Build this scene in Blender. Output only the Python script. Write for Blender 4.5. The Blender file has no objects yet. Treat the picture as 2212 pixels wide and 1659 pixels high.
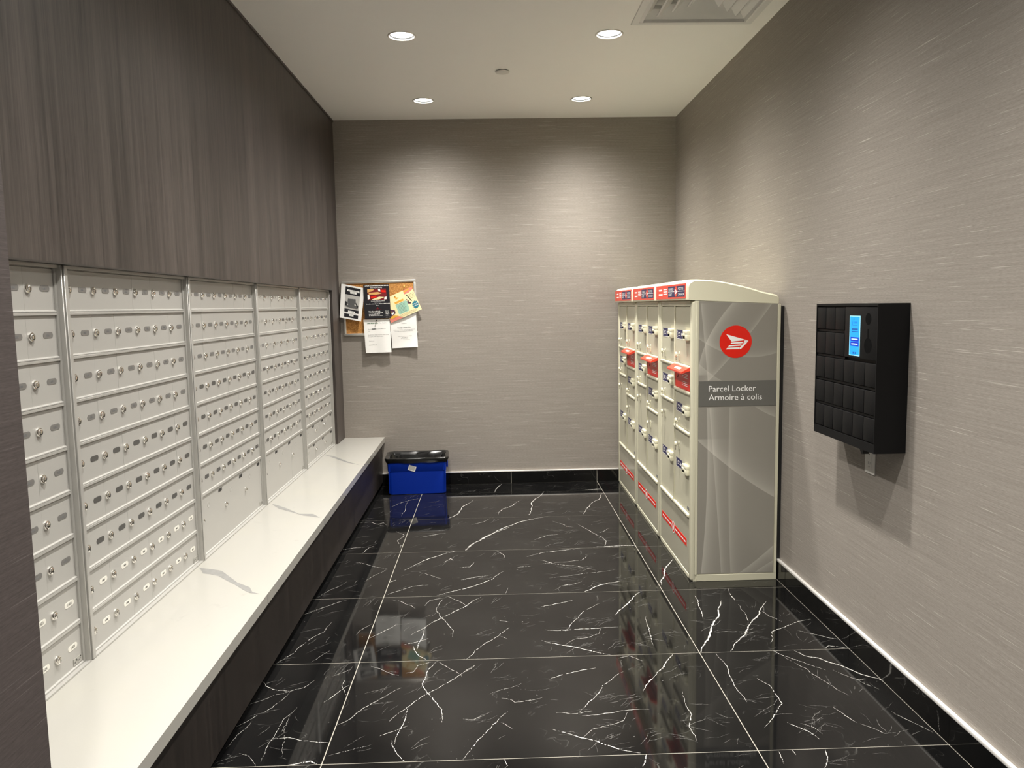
import bpy, bmesh, math, random
from mathutils import Vector, Matrix
random.seed(7)
S = 1.22            # measured plan units -> metres
CAM_H = 1.2567
sc = bpy.context.scene
COL = sc.collection

# ------------------------------------------------------------------ camera
YAW, PITCH, ROLL = 0.02419, 0.10247, -0.01745
def cam_axes():
    cy, sy, cp, sp = math.cos(YAW), math.sin(YAW), math.cos(PITCH), math.sin(PITCH)
    f = Vector((sy*cp, cy*cp, -sp)); r = Vector((cy, -sy, 0)); u = r.cross(f)
    cr, sr = math.cos(ROLL), math.sin(ROLL)
    return cr*r + sr*u, -sr*r + cr*u, f
cd = bpy.data.cameras.new('camera'); cd.sensor_width = 36.0; cd.lens = 1653.16/2212*36.0; cd.clip_start = 0.02
cam = bpy.data.objects.new('camera', cd); COL.objects.link(cam)
r_, u_, f_ = cam_axes()
cam.matrix_world = Matrix(((r_.x, u_.x, -f_.x, 0), (r_.y, u_.y, -f_.y, 0), (r_.z, u_.z, -f_.z, CAM_H*S), (0, 0, 0, 1)))
sc.camera = cam

# ------------------------------------------------------------------ world, exposure, light levels
wd = bpy.data.worlds.new('world'); sc.world = wd; wd.use_nodes = True
wd.node_tree.nodes['Background'].inputs[0].default_value = (1.0, 0.94, 0.84, 1)
wd.node_tree.nodes['Background'].inputs[1].default_value = 0.3
sc.view_settings.view_transform = 'Standard'; sc.view_settings.look = 'None'
sc.view_settings.exposure = 0.24; sc.view_settings.gamma = 1.0
sc.view_settings.use_curve_mapping = False
SPOT_W = 310.0                    # each downlight
SPOT_COL = (1.0, 0.967, 0.915)
SPOT_ANGLE, SPOT_BLEND = 160.0, 0.3
SPOT_POW = 4.6                    # how strongly the beam favours straight down

# ------------------------------------------------------------------ plan (units)
CEIL = 2.518
XR, XB = 1.280, 1.268             # right wall, face of its baseboard
YB = 5.346                        # back wall
XW = -1.052                       # wood wall face
XF, XD = -1.065, -1.082           # mailbox frame face, mailbox door face
ZW = 1.380                        # lower edge of wood wall
ZB = 0.349                        # bench top
XN, YN = -0.706, 1.152            # entry wall face and end
Y0 = -3.0                         # back of the lobby behind the viewer
COLX = (-0.397, 0.577); ROWY = (4.872, 3.738, 2.604, 1.470, 0.336, -0.798, -1.932)

# ------------------------------------------------------------------ helpers
ORG = {}
def reg(o, org): ORG[o.name] = Vector(org); return o
class MB:
    def __init__(s): s.v = []; s.f = []; s.m = []; s.sm = []
    def add(s, vs, fs, m=0, smooth=False):
        b = len(s.v); s.v += [tuple(p) for p in vs]
        for f in fs: s.f.append([b+i for i in f]); s.m.append(m); s.sm.append(smooth)
        return s
    def box(s, x0, x1, y0, y1, z0, z1, m=0):
        v = [(x, y, z) for z in (z0, z1) for y in (y0, y1) for x in (x0, x1)]
        return s.add(v, [(0,2,3,1),(4,5,7,6),(0,1,5,4),(2,6,7,3),(0,4,6,2),(1,3,7,5)], m)
    def rbox(s, x0, x1, y0, y1, z0, z1, r=.004, seg=2, m=0):
        bm = bmesh.new(); bmesh.ops.create_cube(bm, size=1)
        for v in bm.verts: v.co = Vector((x0+(v.co.x+.5)*(x1-x0), y0+(v.co.y+.5)*(y1-y0), z0+(v.co.z+.5)*(z1-z0)))
        bmesh.ops.bevel(bm, geom=bm.edges[:], offset=r, segments=seg, affect='EDGES', profile=.5)
        return s.bm(bm, m, True)
    def bm(s, bm, m=0, smooth=False):
        bm.verts.index_update(); s.add([v.co[:] for v in bm.verts], [[v.index for v in f.verts] for f in bm.faces], m, smooth); bm.free(); return s
    def prism(s, poly, ax, a0, a1, m=0, smooth=False):
        # poly in the two axes other than ax, in order
        def P(p, a):
            return {'x': (a, p[0], p[1]), 'y': (p[0], a, p[1]), 'z': (p[0], p[1], a)}[ax]
        n = len(poly); v = [P(p, a0) for p in poly] + [P(p, a1) for p in poly]
        s.add(v, [[i, (i+1) % n, n+(i+1) % n, n+i] for i in range(n)], m, smooth)
        return s.add(v, [list(range(n))[::-1], [n+i for i in range(n)]], m)
    def cyl(s, p0, p1, r0, r1=None, n=16, m=0, cap=True, smooth=True):
        r1 = r0 if r1 is None else r1
        p0, p1 = Vector(p0), Vector(p1); d = (p1-p0).normalized()
        a = d.orthogonal().normalized(); b = d.cross(a)
        v = []
        for p, r in ((p0, r0), (p1, r1)):
            v += [p+(a*math.cos(2*math.pi*i/n)+b*math.sin(2*math.pi*i/n))*r for i in range(n)]
        s.add(v, [[i, (i+1) % n, n+(i+1) % n, n+i] for i in range(n)], m, smooth)
        if cap: s.add(v, [list(range(n))[::-1], [n+i for i in range(n)]], m)
        return s
    def lathe(s, prof, c, ax, n=16, m=0, smooth=True):
        # prof: (radius, distance along ax)
        c = Vector(c); d = Vector(ax).normalized(); a = d.orthogonal().normalized(); b = d.cross(a); v = []
        for r, h in prof:
            v += [c+d*h+(a*math.cos(2*math.pi*i/n)+b*math.sin(2*math.pi*i/n))*r for i in range(n)]
        fs = [[k*n+i, k*n+(i+1) % n, (k+1)*n+(i+1) % n, (k+1)*n+i] for k in range(len(prof)-1) for i in range(n)]
        return s.add(v, fs, m, smooth)
    def flat(s, pts, m=0): return s.add(pts, [list(range(len(pts)))], m)
    def rect(s, o, ux, uy, u0, u1, v0, v1, m=0, lift=0.0):
        o, ux, uy = Vector(o), Vector(ux), Vector(uy); n = ux.cross(uy)
        return s.flat([o+ux*u+uy*v+n*lift for u, v in ((u0, v0), (u1, v0), (u1, v1), (u0, v1))], m)
    def poly(s, o, ux, uy, pts, m=0, lift=0.0):
        o, ux, uy = Vector(o), Vector(ux), Vector(uy); n = ux.cross(uy)
        return s.flat([o+ux*u+uy*v+n*lift for u, v in pts], m)
    def disc(s, o, ux, uy, cu, cv, ru, rv=None, n=28, m=0, lift=0.0):
        rv = rv or ru
        return s.poly(o, ux, uy, [(cu+ru*math.cos(2*math.pi*i/n), cv+rv*math.sin(2*math.pi*i/n)) for i in range(n)], m, lift)
    def text(s, body, o, ux, uy, u0, v0, w=None, h=.02, m=0, lift=0.0):
        vs, fs, bw, bh = glyphs(body); k = h/bh; kx = (w/bw) if w else k
        o, ux, uy = Vector(o), Vector(ux), Vector(uy); n = ux.cross(uy)
        return s.add([o+ux*(u0+a*kx)+uy*(v0+b*k)+n*lift for a, b in vs], fs, m)
    def build(s, name, mats, parent=None, org=(0, 0, 0), sharp=40, kind=None):
        org = Vector(org); me = bpy.data.meshes.new(name)
        me.from_pydata([tuple((Vector(p)-org)*S) for p in s.v], [], s.f)
        for m in (mats if isinstance(mats, (list, tuple)) else [mats]): me.materials.append(m)
        me.polygons.foreach_set('material_index', s.m)
        me.polygons.foreach_set('use_smooth', s.sm)
        me.update()
        if any(s.sm): me.set_sharp_from_angle(angle=math.radians(sharp))
        return inst(me, name, parent, org, kind)
def inst(me, name, parent=None, org=(0, 0, 0), kind=None):
    o = bpy.data.objects.new(name, me); COL.objects.link(o); reg(o, org)
    if parent:
        o.parent = parent; o.location = (Vector(org)-ORG[parent.name])*S
    else: o.location = Vector(org)*S
    if kind: o['kind'] = kind
    return o
def tag(o, label, cat, group=None):
    o['label'] = label; o['category'] = cat
    if group: o['group'] = group
    return o
def thing(name, label, cat, org=(0, 0, 0), group=None):
    o = bpy.data.objects.new(name, None); COL.objects.link(o); o.location = Vector(org)*S; o.empty_display_size = .05
    reg(o, org); return tag(o, label, cat, group)
_G = {}
def glyphs(body):
    if body in _G: return _G[body]
    cu = bpy.data.curves.new('t', 'FONT'); cu.body = body; cu.size = 1; cu.resolution_u = 3; cu.fill_mode = 'BOTH'
    ob = bpy.data.objects.new('t', cu); COL.objects.link(ob)
    me = bpy.data.meshes.new_from_object(ob.evaluated_get(bpy.context.evaluated_depsgraph_get()))
    vs = [(v.co.x, v.co.y) for v in me.vertices]; fs = [list(p.vertices) for p in me.polygons]
    x0 = min(v[0] for v in vs); x1 = max(v[0] for v in vs)
    bpy.data.objects.remove(ob); bpy.data.curves.remove(cu); bpy.data.meshes.remove(me)
    _G[body] = ([(a-x0, b) for a, b in vs], fs, x1-x0, .69); return _G[body]

# ------------------------------------------------------------------ materials
class NT:
    def __init__(s, name):
        s.mat = bpy.data.materials.new(name); s.mat.use_nodes = True; s.t = s.mat.node_tree
        s.b = s.t.nodes['Principled BSDF']; s.co = s.t.nodes.new('ShaderNodeTexCoord').outputs['Object']
    def n(s, typ, ins=None, **kw):
        nd = s.t.nodes.new(typ)
        for k, v in kw.items(): setattr(nd, k, v)
        for k, v in (ins or {}).items(): s.set(nd.inputs[k], v)
        return nd
    def set(s, sock, v):
        if isinstance(v, bpy.types.NodeSocket): s.t.links.new(v, sock)
        else: sock.default_value = v
    def math(s, op, a, b=0.0, c=None, clamp=False):
        nd = s.t.nodes.new('ShaderNodeMath'); nd.operation = op; nd.use_clamp = clamp
        s.set(nd.inputs[0], a); s.set(nd.inputs[1], b)
        if c is not None: s.set(nd.inputs[2], c)
        return nd.outputs[0]
    def mapv(s, scale, loc=(0, 0, 0), vec=None):
        return s.n('ShaderNodeMapping', {'Vector': vec or s.co, 'Scale': tuple(k/S for k in scale), 'Location': loc}).outputs[0]
    def noise(s, vec, scale=1.0, detail=3.0, rough=.55, dist=0.0):
        return s.n('ShaderNodeTexNoise', {'Vector': vec, 'Scale': scale, 'Detail': detail, 'Roughness': rough, 'Distortion': dist}).outputs['Fac']
    def rng(s, v, a, b, c=0.0, d=1.0):
        return s.n('ShaderNodeMapRange', {'Value': v, 'From Min': a, 'From Max': b, 'To Min': c, 'To Max': d}).outputs[0]
    def mix(s, f, a, b):
        nd = s.n('ShaderNodeMix', data_type='RGBA')
        s.set(nd.inputs[0], f); s.set(nd.inputs[6], a); s.set(nd.inputs[7], b); return nd.outputs[2]
    def bump(s, h, strength=.2, dist=.001):
        s.set(s.b.inputs['Normal'], s.n('ShaderNodeBump', {'Height': h, 'Strength': strength, 'Distance': dist}).outputs[0])
def C4(c): return (c[0], c[1], c[2], 1.0)
def hexc(r, g, b):
    f = lambda v: ((v/255+.055)/1.055)**2.4 if v > 10 else v/255/12.92
    return (f(r), f(g), f(b))
def mat(name, col, rough=.5, metal=0.0, var=.05, scale=60, spec=.5, coat=0.0, bump=0.0):
    t = NT(name); b = t.b
    f = t.noise(t.mapv((scale,)*3), 1.0, 2.0)
    t.set(b.inputs['Base Color'], t.mix(f, C4([k*(1-var) for k in col]), C4([min(1, k*(1+var)) for k in col])))
    t.set(b.inputs['Roughness'], t.rng(f, .2, .8, max(.02, rough*.93), min(1, rough*1.07)))
    b.inputs['Metallic'].default_value = metal; b.inputs['Specular IOR Level'].default_value = spec
    if coat: b.inputs['Coat Weight'].default_value = coat; b.inputs['Coat Roughness'].default_value = .08
    if bump: t.bump(f, bump)
    return t.mat
def emat(name, col, strength):
    t = NT(name); b = t.b; b.inputs['Base Color'].default_value = C4([k*.2 for k in col])
    f = t.noise(t.mapv((8,)*3), 1.0, 1.0)
    b.inputs['Emission Color'].default_value = C4(col); t.set(b.inputs['Emission Strength'], t.rng(f, .3, .7, strength*.97, strength*1.03)); return t.mat
def wallpaper(name, c0, c1, dash):
    t = NT(name)
    sx = t.n('ShaderNodeSeparateXYZ', {0: t.co}); along = t.math('ADD', sx.outputs[0], sx.outputs[1])
    def vec(a, z, o=0.0):
        return t.n('ShaderNodeCombineXYZ', {0: t.math('MULTIPLY', along, a/S), 1: t.math('MULTIPLY', sx.outputs[2], z/S), 2: o}).outputs[0]
    fine = t.noise(vec(60, 600), 1, 3.0, .6); mid = t.noise(vec(3, 260, 3.1), 1, 3.0); big = t.noise(vec(.9, 1.3, 7.7), 1, 2.0)
    f = t.math('ADD', t.math('MULTIPLY', fine, .50), t.math('ADD', t.math('MULTIPLY', mid, .38), t.math('MULTIPLY', big, .10)))
    c = t.mix(t.rng(f, .32, .68), C4(c0), C4(c1))
    d1 = t.rng(t.noise(vec(5.5, 420, 11.3), 1, 1.5), .675, .74); c = t.mix(t.math('MULTIPLY', d1, .8), c, C4(dash))
    d2 = t.rng(t.noise(vec(5.5, 420, 21.9), 1, 1.5), .67, .74); c = t.mix(t.math('MULTIPLY', d2, .22), c, C4([k*.55 for k in c0]))
    t.set(t.b.inputs['Base Color'], c); t.b.inputs['Roughness'].default_value = .62; t.b.inputs['Specular IOR Level'].default_value = .35
    t.bump(t.math('ADD', f, t.math('MULTIPLY', d1, .3)), .12, .001); return t.mat
def laminate(name, c0, c1, rough=.42):
    t = NT(name)
    sx = t.n('ShaderNodeSeparateXYZ', {0: t.co}); al = t.math('ADD', sx.outputs[0], sx.outputs[1])
    def vec(a, z, o=0.0):
        return t.n('ShaderNodeCombineXYZ', {0: t.math('MULTIPLY', al, a/S), 1: t.math('MULTIPLY', sx.outputs[2], z/S), 2: o}).outputs[0]
    a = t.noise(vec(11, .35), 1, 4.0, .6); b = t.noise(vec(60, 1.1, 4.2), 1, 4.0, .62); g = t.noise(vec(230, 7, 9.1), 1, 2.0)
    f = t.math('ADD', t.math('MULTIPLY', a, .36), t.math('ADD', t.math('MULTIPLY', b, .42), t.math('MULTIPLY', g, .22)))
    t.set(t.b.inputs['Base Color'], t.mix(t.rng(f, .38, .62), C4(c0), C4(c1)))
    t.set(t.b.inputs['Roughness'], t.rng(f, .3, .7, rough, rough+.1)); t.bump(g, .06, .0006); return t.mat
def black_marble(name, rough=.045):
    t = NT(name); v = t.mapv((1, 1, 1))
    w = t.noise(v, 2.2, 4.0, .6)
    vv = t.n('ShaderNodeVectorMath', {0: v, 1: t.n('ShaderNodeCombineXYZ', {0: t.math('MULTIPLY', w, .55), 1: t.math('MULTIPLY', w, .8), 2: 0.0}).outputs[0]}, operation='ADD').outputs[0]
    n1 = t.noise(vv, 3.4, 3.0, .5); l1 = t.rng(t.math('ABSOLUTE', t.math('SUBTRACT', n1, .5)), .0, .0045, 1, 0)
    k1 = t.rng(t.noise(v, 5.0, 2.0), .52, .66); l1 = t.math('MULTIPLY', l1, t.math('MULTIPLY', k1, .10))
    n2 = t.noise(vv, 9.0, 3.0, .55); l2 = t.rng(t.math('ABSOLUTE', t.math('SUBTRACT', n2, .52)), .0, .006, 1, 0)
    k2 = t.rng(t.noise(v, 7.0, 2.0), .58, .7); l2 = t.math('MULTIPLY', l2, t.math('MULTIPLY', k2, .06))
    sp = t.math('MULTIPLY', t.rng(t.noise(v, 85, 2.0), .70, .76), t.rng(t.noise(v, 4.0, 2.0), .54, .68))
    f = t.math('MAXIMUM', t.math('MAXIMUM', l1, l2), t.math('MULTIPLY', sp, .5))
    cloud = t.rng(t.noise(v, 2.5, 4.0), .35, .7)
    base = t.mix(cloud, (.0035, .0035, .0036, 1), (.0085, .0083, .008, 1))
    t.set(t.b.inputs['Base Color'], t.mix(f, base, (.55, .54, .50, 1)))
    t.b.inputs['Roughness'].default_value = rough; t.b.inputs['IOR'].default_value = 1.46; return t.mat
def quartz(name):
    t = NT(name); v = t.mapv((1, 1, 1))
    s1 = t.rng(t.noise(v, 11, 4.0, .6, .5), .66, .8); s2 = t.rng(t.noise(v, 3.0, 3.0), .45, .7)
    c = t.mix(t.math('MULTIPLY', s2, .5), (.368, .358, .325, 1), (.382, .369, .320, 1)); c = t.mix(t.math('MULTIPLY', s1, .45), c, (.26, .26, .245, 1))
    t.set(t.b.inputs['Base Color'], c); t.b.inputs['Roughness'].default_value = .16; return t.mat
def cork(name):
    t = NT(name); v = t.mapv((1, 1, 1)); a = t.noise(v, 190, 4.0, .65); b = t.noise(v, 14, 3.0)
    c = t.mix(t.rng(a, .32, .68), C4(hexc(140, 88, 36)), C4(hexc(224, 166, 92)))
    t.set(t.b.inputs['Base Color'], t.mix(t.math('MULTIPLY', b, .25), c, C4(hexc(176, 116, 52)))); t.b.inputs['Roughness'].default_value = .9; t.bump(a, .4, .001); return t.mat
def swoosh(name, curves):
    t = NT(name); mp = t.mapv((1, 1, 1)); sx = t.n('ShaderNodeSeparateXYZ', {0: mp}); U, V = sx.outputs[0], sx.outputs[2]
    tot = 0.0
    for mode, pts, sign, wid, k, lo, hi in curves:
        (p0, q0), (p1, q1), (p2, q2) = pts     # (parameter, value)
        d0 = (p0-p1)*(p0-p2); d1 = (p1-p0)*(p1-p2); d2 = (p2-p0)*(p2-p1)
        c2 = q0/d0+q1/d1+q2/d2; c1 = -(q0*(p1+p2)/d0+q1*(p0+p2)/d1+q2*(p0+p1)/d2); c0 = q0*p1*p2/d0+q1*p0*p2/d1+q2*p0*p1/d2
        P, Q = (V, U) if mode == 'u' else (U, V)
        val = t.math('MULTIPLY_ADD', t.math('MULTIPLY_ADD', P, c2, c1), P, c0)
        d = t.math('MULTIPLY', t.math('SUBTRACT', Q, val), sign)
        g = t.math('MULTIPLY', t.math('EXPONENT', t.math('MULTIPLY', d, -1.0/wid)), t.rng(d, -.0008, .0012, 0, 1))
        g = t.math('MULTIPLY', g, t.math('MULTIPLY', t.rng(V, lo, lo+.006), t.rng(V, hi-.006, hi, 1, 0)))
        tot = t.math('MULTIPLY_ADD', g, k, tot)
    c = t.mix(t.math('MINIMUM', tot, 1.0), C4(hexc(142, 138, 128)), C4(hexc(200, 196, 184)))
    t.set(t.b.inputs['Base Color'], c); t.b.inputs['Roughness'].default_value = .3; return t.mat

# palette
M_CEIL = mat('ceiling_paint', (.90, .885, .84), .8, var=.01, scale=9)
M_PAPER = wallpaper('grasscloth_taupe', hexc(129, 122, 114), hexc(163, 156, 147), hexc(200, 194, 184))
M_PAPER2 = wallpaper('grasscloth_umber', hexc(58, 52, 50), hexc(84, 76, 74), hexc(104, 97, 95))
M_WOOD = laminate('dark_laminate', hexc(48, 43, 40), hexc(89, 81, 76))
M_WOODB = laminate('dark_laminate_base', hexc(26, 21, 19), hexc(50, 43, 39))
M_LOBBY = mat('lobby_paint', (.80, .78, .74), .8, var=.02, scale=4)
M_TILE = black_marble('black_marble')
M_BASE = black_marble('black_marble_base', .06)
M_VEIN = mat('marble_vein', (.50, .485, .45), .08, var=.25, scale=90)
M_VEINF = mat('fine_marble_vein', (.17, .165, .155), .08, var=.6, scale=60)
M_GROUT = mat('grout', (.30, .28, .235), .8, scale=120)
M_ALU = mat('aluminium_edge', (.80, .78, .72), .32, .75, scale=200)
M_EDGE = mat('bright_edge_strip', (.86, .84, .80), .35, .3, scale=200)
M_MBOX = mat('anodised_door', (.415, .405, .378), .45, .12, var=.02, scale=500)
M_MFRM = mat('anodised_frame', (.43, .42, .392), .38, .25, var=.02, scale=500)
M_CHROME = mat('chrome', (.82, .80, .76), .12, 1.0, var=.02)
M_BRONZE = mat('bronze_reveal', (.06, .055, .05), .4, .3)
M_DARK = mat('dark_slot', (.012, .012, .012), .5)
M_PLATE = mat('grey_name_window', (.17, .165, .155), .25, var=.04)
M_PLATE2 = mat('dim_name_window', (.085, .083, .078), .25, var=.04)  # dark windows, and grey ones in rows that catch no reflection
M_PALE = mat('paper_name_card', (.72, .70, .63), .4, var=.02)
M_MID = mat('silver_name_window', (.36, .35, .315), .35, var=.03)
M_INK = mat('black_ink', (.02, .02, .02), .6)
M_GREYINK = mat('grey_ink', (.16, .16, .16), .6)
M_QUARTZ = quartz('white_quartz'); M_QVEIN = mat('quartz_vein', (.235, .232, .222), .2, var=.2, scale=40)
M_CREAM = mat('cream_enamel', hexc(206, 202, 178), .38, var=.015, scale=300)
M_CREAMD = mat('cream_enamel_door', hexc(190, 186, 164), .42, var=.015, scale=300)
M_KICK = mat('grey_kick_enamel', hexc(172, 168, 150), .25, var=.015, scale=300)
M_CAP = mat('moulded_cap', hexc(222, 218, 192), .4, var=.015, scale=200)
M_NAVY = mat('navy_print', hexc(34, 34, 84), .4)
M_RED = mat('red_print', hexc(226, 34, 16), .38, var=.03)
M_REDSIGN = mat('red_sign', hexc(228, 66, 44), .3, var=.03)
M_WHITE = mat('white_print', (.95, .94, .90), .45, var=.02)
M_BAND = mat('grey_band_print', hexc(104, 103, 97), .32, var=.02)
M_BLACK = mat('black_powder_coat', (.0028, .0028, .0032), .55, var=.15, scale=900, bump=.1, spec=.25)
M_BLACKG = mat('black_recess', (.002, .002, .002), .9, spec=.08)
M_RUBBER = mat('black_rubber', (.01, .01, .01), .45)
M_BLUE = mat('blue_plastic', (.0008, .026, .32), .5, spec=.2, var=.06, scale=12)
M_BAG = mat('black_bin_liner', (.008, .008, .008), .16, spec=.8, var=.1)
M_CORK = cork('cork')
M_SHEET = mat('white_paper', (.90, .89, .85), .7, var=.02)
M_PLAST = mat('white_plastic', (.72, .70, .65), .35, var=.02)
M_LENS = emat('lit_lens', (1.0, .97, .9), 9.0)

# ================================================================== structure
VX0, VX1, VY0, VY1 = .655, 1.206, 3.06, 3.612       # ceiling diffuser opening
def ceiling():
    mb = MB(); R = .0595; q = .1
    xs = sorted({-1.4, 1.45, VX0+.03, VX1-.03, *[x+d for x in COLX for d in (-q, q)]})
    ys = sorted({Y0-.1, YB+.1, VY0+.03, VY1-.03, *[y+d for y in ROWY for d in (-q, q)]})
    for a, b in zip(xs, xs[1:]):
        for c, d in zip(ys, ys[1:]):
            cx, cy = (a+b)/2, (c+d)/2
            if VX0+.03 < cx < VX1-.03 and VY0+.03 < cy < VY1-.03: continue
            hit = [(x, y) for x in COLX for y in ROWY if abs(cx-x) < q and abs(cy-y) < q]
            if not hit: mb.flat([(a, c, CEIL), (a, d, CEIL), (b, d, CEIL), (b, c, CEIL)]); continue
            x, y = hit[0]; n = 32
            for i in range(n):
                def pt(k):
                    t = 2*math.pi*k/n; u, v = math.cos(t), math.sin(t); s = 1/max(abs(u), abs(v))
                    X = x+u*s*q; Y = y+v*s*q
                    return (x+u*R, y+v*R, CEIL), (min(max(X, a), b), min(max(Y, c), d), CEIL)
                (i0, o0), (i1, o1) = pt(i), pt(i+1)
                mb.flat([i0, i1, o1, o0])
    mb.box(-1.4, 1.45, Y0-.1, YB+.1, CEIL+.2, CEIL+.25)
    return mb.build('ceiling', M_CEIL, kind='structure')
ceiling()
MB().box(-1.4, 1.45, YB, YB+.1, 0, CEIL).build('wall_back', M_PAPER, kind='structure')
MB().box(XR, XR+.1, Y0, YB, 0, CEIL).build('wall_right', M_PAPER, kind='structure')
MB().box(-1.4, XN, Y0, YN, 0, CEIL).build('wall_entry', M_PAPER2, kind='structure')
MB().box(-1.4, 1.45, Y0-.1, Y0, 0, CEIL).build('wall_lobby', M_LOBBY, kind='structure')
MB().box(-1.22, XW, YN, YB, ZW, CEIL-.006).build('wall_left', M_WOOD, kind='structure')
MB().box(-1.30, -1.22, YN, YB, 0, CEIL).build('wall_alcove', M_WOOD, kind='structure')
MB().box(-1.22, XW, 5.104, YB, ZB+.0005, ZW).build('trim_3', M_WOOD, kind='structure')
MB().box(XW, XW+.006, YN, YB, CEIL-.012, CEIL).build('trim_1', M_WOOD, kind='structure')
MB().box(-1.22, XW+.002, YN, 5.104, ZW-.004, ZW).build('trim_2', M_BRONZE, kind='structure')

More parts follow.
